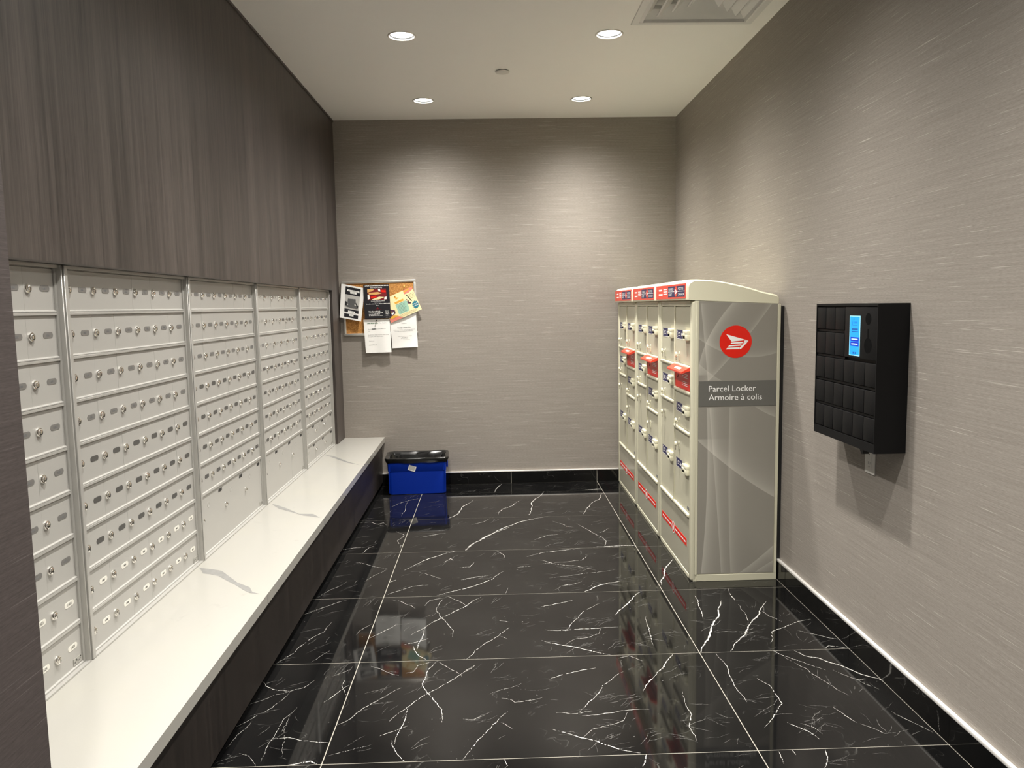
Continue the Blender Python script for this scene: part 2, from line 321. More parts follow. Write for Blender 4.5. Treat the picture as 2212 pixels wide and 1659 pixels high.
# floor: grout bed with separate polished tiles
fl = MB().box(-1.3, 1.4, Y0, YB+.05, -.06, -.0007).build('floor', M_GROUT, kind='structure')
XE = (-.812, -.4975, .7225, XB); YE = [5.334, 5.066]+[4.456-.61*k for k in range(13)]
G = .0015; TILES = {}
for i in range(3):
    for j in range(len(YE)-1):
        x0, x1, y1, y0 = XE[i], XE[i+1], YE[j], YE[j+1]
        org = (x0, y0, 0)
        gx0 = G if i else 0; gx1 = G if i < 2 else .0030
        t = MB().box(x0+gx0, x1-gx1, y0+G, y1-(G if j else .0030), -.006, 0).build('floor_tile', M_TILE, fl, org)
        TILES[(i, j)] = [t, x0, x1, y0, y1, []]
VEINS=[(47,(-287,4460,-234,4551,-214,4709,-148,4874)),
(17,(-573,4542,-567,4720,-570,4869)),
(22,(-668,4750,-566,4913,-502,4952)),
(17,(-565,4221,-513,4151,-538,4044,-495,3879)),
(22,(-811,4414,-748,4427,-643,4329)),
(22,(-698,4369,-663,4402,-635,4346)),
(28,(-811,3918,-752,3942,-695,3952)),
(25,(-692,3853,-674,3936,-651,3963)),
(29,(-417,4096,-349,4138,-284,4165)),
(44,(-163,3853,-126,3965,-53,4097,73,4251)),
(37,(-447,3576,-398,3658,-320,3756,-220,3843,-123,3878)),
(25,(-497,3418,-469,3449)),
(20,(-484,3269,-454,3298,-391,3356,-315,3372)),
(37,(-266,3244,-178,3299,-80,3366,29,3528)),
(24,(-263,3673,-232,3736,-217,3695)),
(20,(-183,3592,-133,3601,-110,3674)),
(13,(-370,3546,-309,3494,-257,3445)),
(21,(-168,3427,-113,3457,-41,3475)),
(14,(-614,3437,-572,3526,-529,3599)),
(15,(-703,3712,-626,3663,-529,3599)),
(11,(-778,3280,-747,3350,-710,3400)),
(17,(-458,3207,-376,3144,-347,3105)),
(22,(-309,3130,-292,3186,-238,3212)),
(19,(-238,3212,-258,3072,-231,2999,-199,2929,-176,2871,-177,2816)),
(24,(-354,2760,-320,2773,-268,2807)),
(25,(-337,2842,-284,2919,-231,2999,-168,3075,-106,3173,-73,3210)),
(29,(-284,2919,-292,2824,-303,2757,-302,2714)),
(24,(-317,2743,-303,2693,-259,2628)),
(21,(-117,2626,-69,2720,-18,2791,42,2889)),
(19,(-496,2822,-449,2881,-404,2951)),
(13,(-552,2856,-534,2911,-502,2966)),
(17,(-795,2635,-754,2714,-715,2844,-680,2896,-671,2986)),
(10,(-672,2634,-647,2686,-624,2727)),
(17,(-808,3064,-768,3106,-709,3167,-653,3221)),
(16,(-220,3230,-173,3178,-126,3108)),
(17,(-451,2594,-396,2552,-345,2518)),
(17,(-323,2535,-300,2540,-287,2590,-234,2613)),
(15,(-222,2619,-182,2571,-137,2518,-128,2499)),
(25,(-227,2613,-247,2556,-259,2458,-237,2394,-204,2332,-182,2288,-177,2213)),
(22,(-338,2227,-311,2280,-287,2315,-236,2390,-186,2448,-126,2523,-83,2584)),
(23,(-287,2315,-292,2234,-302,2168,-307,2105)),
(23,(-317,2123,-297,2061,-268,2018)),
(18,(-498,2212,-460,2249,-429,2313,-382,2369,-326,2433)),
(17,(-356,2148,-323,2169,-280,2200)),
(19,(-107,2018,-55,2127,-20,2195,28,2266)),
(10,(-488,2055,-430,2081,-379,2100)),
(17,(-802,2503,-784,2472,-735,2440,-693,2432,-652,2453,-627,2504)),
(11,(-800,2224,-774,2257,-721,2330,-684,2443)),
(12,(-799,2355,-742,2407,-693,2432)),
(12,(-671,2036,-675,2099,-670,2170,-668,2255,-643,2325)),
(21,(-668,2152,-625,2154,-586,2138,-533,2126,-494,2120)),
(7,(-618,2054,-632,2141,-649,2216,-654,2285)),
(9,(-792,2110,-784,2176,-762,2251)),
(10,(-746,2082,-721,2072,-679,2016)),
(39,(-630,2010,-576,2019,-531,2033,-498,2011)),
(18,(-565,2353,-539,2400,-505,2461)),
(14,(-524,2498,-528,2463,-501,2393)),
(10,(-576,2526,-545,2549,-515,2578)),
(45,(195,4494,223,4753,271,4902,321,5061)),
(34,(13,4529,41,4645,107,4721,155,4846)),
(42,(527,4483,599,4718,671,4842,707,4976)),
(41,(-12,5069,19,5239,44,5315)),
(60,(598,5083,695,5098,822,5085)),
(51,(-162,3853,-107,3994,-14,4142,65,4269,179,4383,306,4453)),
(17,(329,4352,399,4241,436,4220)),
(21,(463,4287,523,4130,573,4014,583,3953,559,3852)),
(18,(-143,4322,-74,4369,-39,4439)),
(22,(199,3999,269,4071,347,4096)),
(17,(637,4187,556,4095)),
(55,(497,3857,606,3863,688,3870,723,3862)),
(30,(150,3733,241,3793,322,3814,442,3847)),
(22,(216,3675,287,3606,384,3574,467,3507)),
(17,(-6,3840,37,3755,32,3715)),
(19,(212,3612,272,3632,419,3659,453,3722)),
(21,(-159,3427,-72,3465)),
(51,(378,3238,448,3306,566,3362)),
(27,(286,3318,342,3335,385,3365)),
(15,(239,3420,338,3447,438,3474,558,3512)),
(9,(33,3243,47,3314)),
(15,(92,3571,168,3590)),
(29,(178,3082,246,3114,319,3147)),
(19,(256,2835,291,2913,344,3013,428,3108)),
(27,(177,2859,264,2847,359,2857,468,2864)),
(36,(161,2764,244,2715,334,2666,401,2628)),
(14,(245,2722,282,2764,335,2776,386,2811,400,2857)),
(41,(473,2978,542,3090,630,3225)),
(22,(596,2961,586,2845,577,2783,571,2694)),
(16,(4,2958,45,2938)),
(9,(6,2812,35,2780)),
(56,(733,3296,772,3415,803,3518,865,3638)),
(25,(174,2468,242,2501,335,2533)),
(18,(243,2244,289,2314,342,2411,426,2502)),
(14,(173,2248,237,2239,286,2251)),
(18,(251,2228,338,2238,464,2251)),
(31,(155,2156,237,2106,311,2062,397,2020)),
(13,(237,2106,273,2150,328,2170,373,2192,395,2240)),
(39,(467,2364,516,2448,567,2519,624,2620)),
(18,(593,2356,584,2275,587,2214,562,2148,567,2101,565,2075)),
(13,(4,2347,37,2334,47,2317,137,2344)),
(10,(2,2203,37,2163)),
(8,(-38,2371,21,2407,74,2439)),
(10,(-114,2229,-82,2224,-46,2250)),
(16,(-125,2523,-85,2578)),
(14,(421,2599,465,2617,506,2574)),
(28,(406,2015,385,1960)),
(16,(9,2012,18,1979)),
(62,(725,2625,769,2714,835,2857,901,2999,944,3100)),
(52,(837,2630,906,2731,964,2821,1026,2916,1077,3003,1129,3079)),
(28,(846,3165,845,3098,831,3004,813,2915)),
(30,(1016,3232,1001,3154,999,3096)),
(21,(1002,3055,997,2993,995,2933,978,2861)),
(24,(1075,2980,1084,2927,1115,2874)),
(27,(1002,2687,1042,2781,1102,2818,1167,2863,1236,2887)),
(23,(1143,2788,1191,2752,1232,2717,1271,2697)),
(19,(823,2796,919,2790,1009,2784)),
(22,(1000,2681,1003,2644,988,2626,1013,2583,1057,2535,1113,2471)),
(45,(1065,2621,1086,2579,1125,2559,1160,2517,1191,2482,1218,2433,1262,2399,1275,2348)),
(12,(1010,2578,1052,2485,1078,2390,1113,2295)),
(28,(1184,2632,1203,2652,1271,2633)),
(22,(779,2616,786,2557,789,2523,777,2428,772,2358,778,2310,778,2278)),
(23,(862,2428,886,2381,886,2304,885,2263,849,2216,813,2167,780,2128)),
(29,(858,2156,882,2126,900,2105,917,2062)),
(18,(1032,2232,1046,2192,1063,2141)),
(13,(1070,2136,1102,2102,1114,2082,1150,2084)),
(19,(1196,2196,1222,2144,1256,2078)),
(25,(1187,2398,1223,2401)),
(32,(911,2010,901,1972,873,1927)),
(15,(778,2010,771,1951)),
(15,(819,2034,819,1990)),
(14,(1138,2469,1184,2404,1228,2331)),
(12,(895,2146,926,2124,937,2088))]
rv = random.Random(3)
def vein_ribbons(wid, pts, mb, box):
    w = wid/10000*1.05; P = [(pts[i]/1000, pts[i+1]/1000) for i in range(0, len(pts), 2)]
    # subdivide with a little wander
    for lv in range(4):
        Q = [P[0]]
        for a, b in zip(P, P[1:]):
            L = math.hypot(b[0]-a[0], b[1]-a[1]); k = rv.uniform(-.06, .06)*L*(1, 1, 1.3, 1.6)[lv]
            Q += [((a[0]+b[0])/2-(b[1]-a[1])/(L+1e-9)*k, (a[1]+b[1])/2+(b[0]-a[0])/(L+1e-9)*k), b]
        P = Q
    n = len(P); L = []; Rr = []; x0, x1, y0, y1 = box; e = .0022
    cl = lambda p: (min(max(p[0], x0+e), x1-e), min(max(p[1], y0+e), y1-e), .0003)
    for i, p in enumerate(P):
        a, b = P[max(0, i-1)], P[min(n-1, i+1)]; dx, dy = b[0]-a[0], b[1]-a[1]; l = math.hypot(dx, dy)+1e-9
        h = w*.5*rv.uniform(.3, 1.3)*(.25+.75*min(1, 4*min(i, n-1-i)/n))
        L.append(cl((p[0]-dy/l*h, p[1]+dx/l*h))); Rr.append(cl((p[0]+dy/l*h, p[1]-dx/l*h)))
    for i in range(n-1):
        if wid < 40 and rv.random() < .13: continue
        mb.flat([Rr[i], Rr[i+1], L[i+1], L[i]])
VM = {}
for wid, pts in VEINS:
    mx = sum(pts[0::2])/len(pts[0::2])/1000; my = sum(pts[1::2])/len(pts[1::2])/1000
    for key, (t, x0, x1, y0, y1, _) in TILES.items():
        if x0 <= mx < x1 and y0 <= my < y1:
            vein_ribbons(wid, pts, VM.setdefault(key, MB()), (x0, x1, y0, y1)); break
FM = {}                                            # hair-fine crackle around the main veins
for key, (t, x0, x1, y0, y1, _) in TILES.items():
    rf = random.Random(100+key[0]); mb = FM.setdefault(key, MB())
    for _ in range(int(46*(x1-x0)*(y1-y0)/.744)+6):
        cx, cy = x0+rf.random()*(x1-x0), y0+rf.random()*(y1-y0); base = rf.choice((.35, .35, .6, 1.2, 2.9)); nb = rf.choice((1, 2, 3, 4))
        for _q in range(nb):
            ang = base+rf.gauss(0, .25); ln = rf.uniform(.015, .085); ox, oy = rf.gauss(0, .018), rf.gauss(0, .018)
            dx, dy = math.cos(ang)*ln/2, math.sin(ang)*ln/2; px, py = cx+ox, cy+oy
            if not (x0+.01 < px-abs(dx) and px+abs(dx) < x1-.01 and y0+.01 < py-abs(dy) and py+abs(dy) < y1-.01): continue
            k = rf.uniform(-.2, .2); vein_ribbons(rf.choice((5, 7, 9, 13)), [1000*v for v in (px-dx, py-dy, px-dy*k, py+dx*k, px+dx, py+dy)], mb, (x0, x1, y0, y1))
for key, mb in FM.items():
    if mb.f: t, x0, x1, y0, y1, _ = TILES[key]; mb.build('fine_veins', M_VEINF, t, (x0, y0, 0), kind='stuff')
for key, mb in VM.items():
    t, x0, x1, y0, y1, _ = TILES[key]; mb.build('vein', M_VEIN, t, (x0, y0, 0))

# baseboards: black marble strips under a bright metal edge
br = MB().box(XB+.002, XR, Y0, YB, 0, .083).build('baseboard_right', M_GROUT, kind='structure')
ys = [YB-.012]+[5.066]+[4.456-.61*k for k in range(13)]
for a, b in zip(ys, ys[1:]): MB().box(XB-.001, XB+.002, b+.002, a-.002, 0, .083).build('baseboard_tile', M_BASE, br, (XB, b, 0))
MB().rbox(XB-.0015, XR, Y0, YB, .083, .0945, .002, 2).build('metal_edge', M_EDGE, br)
bb = MB().box(-.815, XB+.002, YB-.010, YB, 0, .083).build('baseboard_back', M_GROUT, kind='structure')
xs = [-.815, -.4975, .1125, .7225, XB]
for a, b in zip(xs, xs[1:]): MB().box(a+.002, b-.002, YB-.012, YB-.010, 0, .083).build('baseboard_tile', M_BASE, bb, (a, YB-.012, 0))
MB().rbox(-.815, XB, YB-.0135, YB, .083, .0915, .002, 2).build('metal_edge', M_EDGE, bb)

# ================================================================== bench
bn = thing('bench', 'long white quartz bench on a dark wood base under the mailboxes', 'bench', (-.77, 3.2, 0))
yb0, yb1 = YN+.001, YB-.001; xf0, xf1 = -.724, -.773
sl = MB().prism([(-1.215, yb0), (xf0, yb0), (xf1, yb1), (-1.215, yb1)], 'z', ZB-.034, ZB)
slab = sl.build('slab', M_QUARTZ, bn, (-.77, 3.2, 0))
QV = [[(-1.058,2.665),(-1.004,2.645),(-.965,2.626),(-.926,2.576),(-.871,2.505),(-.815,2.458),(-.794,2.416),(-.765,2.396),(-.798,2.405),(-.828,2.434),(-.877,2.491),(-.907,2.52),(-.958,2.574),(-.994,2.594),(-1.022,2.604),(-1.037,2.632)],
      [(-1.054,3.548),(-1.016,3.515),(-.961,3.46),(-.879,3.358),(-.813,3.349),(-.769,3.285),(-.802,3.303),(-.851,3.325),(-.916,3.386),(-.994,3.454),(-1.029,3.506)],
      [(-1.063,4.735),(-.998,4.688),(-.95,4.616),(-.874,4.501),(-.782,4.391),(-.876,4.475),(-.938,4.558),(-.995,4.639)]]
for q in QV: MB().flat([(x, y, ZB+.0003) for x, y in q][::-1]).build('vein', M_QVEIN, slab, (q[0][0], q[0][1], ZB))
def xfront(y): return xf0+(xf1-xf0)*(y-yb0)/(yb1-yb0)
for y in (2.39, 3.27, 3.30, 4.30, 4.36):
    x = xfront(y)+.0004; MB().flat([(x, y, ZB-.034), (x-.00005, y+.006, ZB-.034), (x-.0001, y+.009, ZB), (x, y+.003, ZB)]).build('vein', M_QVEIN, slab, (x, y, ZB))
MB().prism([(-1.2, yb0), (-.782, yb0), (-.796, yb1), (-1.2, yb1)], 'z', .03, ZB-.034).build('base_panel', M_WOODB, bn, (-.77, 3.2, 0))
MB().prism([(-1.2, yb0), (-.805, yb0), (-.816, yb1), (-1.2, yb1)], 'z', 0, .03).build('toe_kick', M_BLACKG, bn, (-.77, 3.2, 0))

# ================================================================== mailboxes
PITCH_Y, PITCH_Z, NROW = .1227, .113, 9
ZTOP = 1.3655
lock_me = None
def lock_mesh(r, name):
    mb = MB(); mb.lathe([(0, -.001), (r, -.001), (r, .003), (r*.93, .0048), (r*.8, .0052), (r*.74, .0046), (r*.70, .0072), (r*.5, .0086), (r*.2, .009), (0, .009)], (0, 0, 0), (1, 0, 0), 20)
    mb.box(.0088, .0093, -r*.10, r*.10, -r*.5, r*.22, 1)
    o = mb.build(name, [M_CHROME, M_DARK]); me = o.data; bpy.data.objects.remove(o); return me
LOCK = lock_mesh(.0112, 'lock'); LOCK2 = lock_mesh(.0085, 'lock_small')
def stadium(w, h, n=6):
    r = h*.48; pts = []
    for cx, a0 in ((w/2-r, -90), (-(w/2-r), 90)):
        pts += [(cx+r*math.cos(math.radians(a0+180*i/n)), h/2/ .48*.48*math.sin(math.radians(a0+180*i/n))) for i in range(n+1)]
    return pts
def plate_mesh(mt, ink, body=None, w=.041, h=.0145):
    mb = MB(); P = stadium(w, h); o = (0, 0, 0)
    mb.prism(P, 'x', -.0005, .0006)
    if body: mb.text(body, o, (0, 1, 0), (0, 0, 1), -.009, -.0034, .018, .007, 1, .0009)
    elif ink: 
        for a in (-.0072, -.0036, 0, .0036): mb.rect(o, (0, 1, 0), (0, 0, 1), a, a+.0023, -.0024, .0024, 1, .0009)
    ob = mb.build('name_plate', [mt, M_GREYINK if ink != 'dark' else M_INK]); me = ob.data; bpy.data.objects.remove(ob); return me
PL = {'g': plate_mesh(M_PLATE, 'soft'), 'd': plate_mesh(M_PLATE2, None), 'p': plate_mesh(M_PALE, 'dark'), 'm': plate_mesh(M_MID, 'soft'),
      '1503': plate_mesh(M_PALE, 'dark', '1503'), '1504': plate_mesh(M_PALE, 'dark', '1504'), '1404': plate_mesh(M_PALE, 'dark', '1404'), '1403': plate_mesh(M_PALE, 'dark', '1403')}
def door_mesh(w, h, name):
    g = .00015; mb = MB()
    # sheet with a folded lip along its lower edge, face at x = 0
    prof = [(-.012, 0), (.0042, 0), (.0046, .0012), (.0042, .0032), (.0006, .0044), (0, .006), (0, h), (-.012, h)]
    mb.prism(prof, 'y', g, w-g)
    o = mb.build(name, M_MBOX); me = o.data; bpy.data.objects.remove(o); return me
ROWH = PITCH_Z-.0075
DOOR = door_mesh(PITCH_Y, ROWH, 'door'); PD1 = door_mesh(PITCH_Y*2, ROWH, 'parcel_door'); PD2 = door_mesh(PITCH_Y*2, ROWH+PITCH_Z, 'parcel_door_tall')
def slot_mesh():
    mb = MB(); mb.prism([(-.019, -.006), (.015, -.006), (.019, -.001), (.019, .006), (-.015, .006), (-.019, .001)], 'x', -.0005, .0007)
    o = mb.build('number_slot', M_DARK); me = o.data; bpy.data.objects.remove(o); return me
SLOT = slot_mesh()
def ring_mesh():
    mb = MB(); mb.lathe([(.0105, -.0005), (.0105, .0006), (.0092, .0009), (.008, .0003), (0, .0003)], (0, 0, 0), (1, 0, 0), 20)
    o = mb.build('knockout', M_MBOX); me = o.data; bpy.data.objects.remove(o); return me
RING = ring_mesh()
rm = random.Random(11)
UNIT_LABEL = ['aluminium mailbox bank beside the dark entry wall, mostly hidden, pale cards in its lower rows',
              'aluminium mailbox bank of nine letter rows with pale number cards in the lowest two rows',
              'aluminium mailbox bank in the middle with three tall parcel doors below seven letter rows',
              'aluminium mailbox bank with washed-out name windows on top and three tall parcel doors below',
              'farthest aluminium mailbox bank next to the back wall, two rows of short parcel doors below']
def plates_for(u, r, c):
    if u == 0: return {(7, 4): '1503', (8, 4): '1504', (7, 5): '1404', (8, 5): '1403'}.get((r, c), 'p' if r >= 7 else 'g')
    if u == 1: return 'p' if r >= 7 else ('g' if r < 4 else 'd')  # upper windows lighter: their reflection is put into the plate colour
    if u == 2: return 'g' if r < 3 else 'd'
    if u == 3: return ['mmmddm', 'mmmddm', 'gmmmmg'][r][c] if r < 3 else 'dddddg'[c]
    return ['dggddg', 'dgmddg', 'mmgggg'][r][c] if r < 3 else 'dddddg'[c]
for u in range(5):
    y0 = 1.1665+.7845*u; yA, yZ, yd, ye = y0+.004, y0+.7795, y0+.029, y0+.7652; org = (XF, (yA+yZ)/2, ZB)
    U = thing('mailbox_bank', UNIT_LABEL[u], 'mailbox', org, 'mailbox banks in the left wall')
    fr = MB(); xb = -1.20; z0, z1 = ZB+.0005, ZW-.0045
    fr.rbox(xb, XF, yA, yA+.015, z0, z1, .0012, 1); fr.rbox(xb, XF, yZ-.004, yZ, z0, z1, .0012, 1)
    fr.box(xb, XF-.006, yA+.015, yZ-.004, z1-.008, z1); fr.box(xb, XF-.0005, yA+.015, yZ-.004, z0, z0+.0045)
    fr.box(xb, xb+.01, yA+.015, yZ-.004, z0, z1)
    fr.build('frame', M_MFRM, U, org)
    MB().box(xb+.02, XD+.004, yA+.0155, yd-.0004, z0+.005, z1-.0085).build('side_trim', M_MFRM, U, org)
    MB().box(xb+.02, XD+.004, ye+.0008, yZ-.0045, z0+.005, z1-.0085).build('side_trim', M_MFRM, U, org)
    tall = u in (2, 3)
    for k in range(NROW+1):
        if tall and k == 8: continue
        zb = ZTOP-PITCH_Z*k
        if k == 0: continue
        MB().rbox(xb+.02, XD+.0045, yd, ye, max(zb-.0005, ZB+.0051), zb+.0062+(.001 if k == 9 else 0), .0004, 1).build('shelf_bar', M_MFRM, U, (XD, yd, zb))
    MB().box(xb+.02, XD-.004, yd, ye, ZTOP+.0005, z1-.008).build('header_panel', M_MBOX, U, org)
    for r in range(NROW):
        zb = ZTOP-PITCH_Z*(r+1)+.0068
        if r < 7 or u < 2:
            for c in range(6):
                o = (XD+rm.uniform(-.0003, .0003), yd+PITCH_Y*c, zb)
                d = inst(DOOR, 'door', U, o)
                zc = zb+ROWH*.535
                inst(LOCK, 'lock', d, (o[0], o[1]+.0150, zc-.0006))
                inst(PL[plates_for(u, r, c)], 'name_plate', d, (o[0]+.0001, o[1]+.0850, zc+.001))
        elif tall and r == 7: continue
        else:
            h = ROWH+(PITCH_Z if tall else 0)
            for c in range(3):
                o = (XD+rm.uniform(-.0003, .0003), yd+PITCH_Y*2*c, zb)
                d = inst(PD2 if tall else PD1, 'parcel_door', U, o)
                inst(LOCK2, 'lock', d, (o[0], o[1]+.019, zb+h*(.60 if tall else .56)))
                inst(SLOT, 'number_slot', d, (o[0], o[1]+.212, zb+h-(.018 if tall else .016)))
                inst(RING, 'knockout', d, (o[0], o[1]+.085, zb+h*(.80 if tall else .62)))
    zr = ZTOP-PITCH_Z*9
    rp = MB().box(XD+.0003, XD+.0016, ye-.040, ye-.003, zr+.0135, zr+.031)
    rr = random.Random(u)
    for _ in range(16):
        a = ye-.038+rr.random()*.030; b = zr+.0145+rr.random()*.0125; rp.rect((XD+.0016, 0, 0), (0, 1, 0), (0, 0, 1), a, a+rr.uniform(.002, .005), b, b+rr.uniform(.001, .0035), 1, .0003)
    rp.build('rating_plate', [M_MID, M_PLATE], U, (XD, ye-.04, ZTOP-1.0))

# ================================================================== parcel lockers
LXF, LXD, LXB = .872, .878, 1.262
NEG = (0, -1, 0); UP = (0, 0, 1); RT = (1, 0, 0)
def keep(o): me = o.data; bpy.data.objects.remove(o); return me
def dlabel():
    mb = MB(); mb.box(-.0006, .0008, 0, .11, -.0205, .0205)
    o = (-.0006, .11, -.0205)
    mb.rect(o, NEG, UP, .008, .011, .006, .035, 1, .0003); mb.rect(o, NEG, UP, .008, .018, .006, .0085, 1, .0003); mb.rect(o, NEG, UP, .008, .018, .0325, .035, 1, .0003)
    for v, a, b in ((.027, .028, .066), (.021, .028, .060), (.013, .028, .070)): mb.rect(o, NEG, UP, a, b, v, v+.0025, 1, .0003)
    mb.poly(o, NEG, UP, [(.088, .012), (.108, .0205), (.088, .029)], 1, .0003)
    mb.rect(o, NEG, UP, 0, .11, -.002, 0, 1, .0003)
    return keep(mb.build('door_label', [M_NAVY, M_WHITE]))
def dlatch():
    mb = MB(); w = .075; d = .015
    mb.rbox(-d, .001, 0, w, .004, .0225, .003, 2); mb.rbox(-d, .001, 0, .040, -.0225, .006, .003, 2)
    mb.rbox(-d*1.15, .001,   .036, w+.003, -.004, .0075, .002, 2)
    mb.box(-d*.9, .001, .030, w, -.0165, -.003, 1); mb.rbox(-d, .001, .036, w, -.0225, -.016, .001, 1)
    return keep(mb.build('latch', [M_CAP, M_BLACKG]))
def dlock():
    mb = MB(); mb.cyl((.001, 0, 0), (-.016, 0, 0), .0065, n=14, m=1); mb.lathe([(.0065, .014), (.0115, .015), (.0115, .020), (.009, .0225), (0, .0228)], (0, 0, 0), (-1, 0, 0), 16)
    mb.rbox(-.003, .001, -.006, .006, -.028, .012, .001, 1); mb.rbox(-.018, -.0155, -.004, .004, -.030, -.008, .0008, 1, 1)
    return keep(mb.build('lock', [M_CAP, M_CHROME]))
DL, DH, DK = dlabel(), dlatch(), dlock()
def prof_cap():
    p = [(.857, 1.2655), (.851, 1.2675), (.851, 1.330), (.854, 1.342), (.862, 1.351), (.876, 1.3565), (.90, 1.357)]
    p += [(.90+.33*t, 1.357-.072*t**1.7) for t in (.15, .3, .45, .6, .75, .88)]
    return p + [(1.238, 1.2885), (1.250, 1.285), (1.2575, 1.277), (1.2585, 1.2465), (1.252, 1.2450)]
def cap_mesh(n0, w):
    P = prof_cap(); mb = MB(); ys = [0, .006, .016, .035, .07, .14]; ys = ys+[w-y for y in ys[::-1]]; rings = []
    for y in ys:
        e = min(y, w-y); dz = .009*max(0, 1-e/.06)**2.4; ins = .006*max(0, 1-e/.016)**2
        rings.append([(x+(ins if x < 1 else -ins), n0+y, z-(dz if z > 1.272 else 0)) for x, z in P])
    n = len(P); v = [p for r in rings for p in r]
    mb.add(v, [[k*n+i, k*n+(i+1) % n, (k+1)*n+(i+1) % n, (k+1)*n+i] for k in range(len(ys)-1) for i in range(n)], 0, True)
    mb.add(v, [list(range(n)), [(len(ys)-1)*n+i for i in range(n)][::-1]]); return mb
LOGO_W = [[(1338,735),(1588,811),(1545,805),(1400,818)], [(1385,843),(1397,829),(1532,821),(1520,837)], [(1360,873),(1376,858),(1512,850),(1500,866)], [(1334,904),(1352,886),(1488,882),(1488,902)], [(1545,807),(1587,812),(1532,837)], [(1533,838),(1588,813),(1506,901),(1490,902),(1490,886)]]
def post_logo(mb, o, ux, uy, cu, cv, r, mr, mw, lift):
    mb.disc(o, ux, uy, cu, cv, r, n=48, m=mr, lift=lift)
    for p in LOGO_W: mb.poly(o, ux, uy, [(cu+(x-1445)/180*r, cv-(y-820)/180*r) for x, y in p][::-1], mw, lift+.0003)
SW = [('u', [(1.25-.225-.17, .043), (.5, .054), (.0, .028)], 1, .030, .55, 0, .76),
      ('u', [(.76, .150), (.35, .150), (.0, .163)], 1, .022, .35, 0, .76),
      ('u', [(.76, .060), (.30, .098), (.0, .120)], 1, .014, .40, 0, .76),
      ('v', [(.0, .62), (.18, .466), (.355, .348)], 1, .050, .50, 0, .62),
      ('v', [(.20, .0), (.28, .060), (.355, .125)], -1, .030, .45, 0, .2),
      ('v', [(.27, .0), (.31, .028), (.355, .055)], -1, .020, .35, 0, .1),
      ('v', [(.06, .88), (.17, 1.0), (.325, 1.20)], 1, .016, .42, .874, 1.22),
      ('u', [(1.215, .155), (1.08, .06), (.98, .02)], 1, .030, .50, .90, 1.22),
      ('v', [(.0, 1.07), (.08, 1.02), (.355, .995)], 1, .018, .35, .874, 1.22),
      ('u', [(1.215, .018), (1.05, .036), (.874, .052)], 1, .016, .45, .874, 1.22),
      ('v', [(.24, .775), (.30, .735), (.355, .71)], 1, .02, .40, .60, .76),
      ('v', [(.0, .965), (.05, .92), (.10, .885)], -1, .03, .30, .874, 1.0)]
M_SIDE = swoosh('swoosh_print', SW)
LLAB = ['cream parcel locker nearest the viewer, its grey side panel printed with the words Parcel Locker',
        'middle cream parcel locker of the row of three, red sign on its cap',
        'farthest cream parcel locker of the row, standing against the back wall']
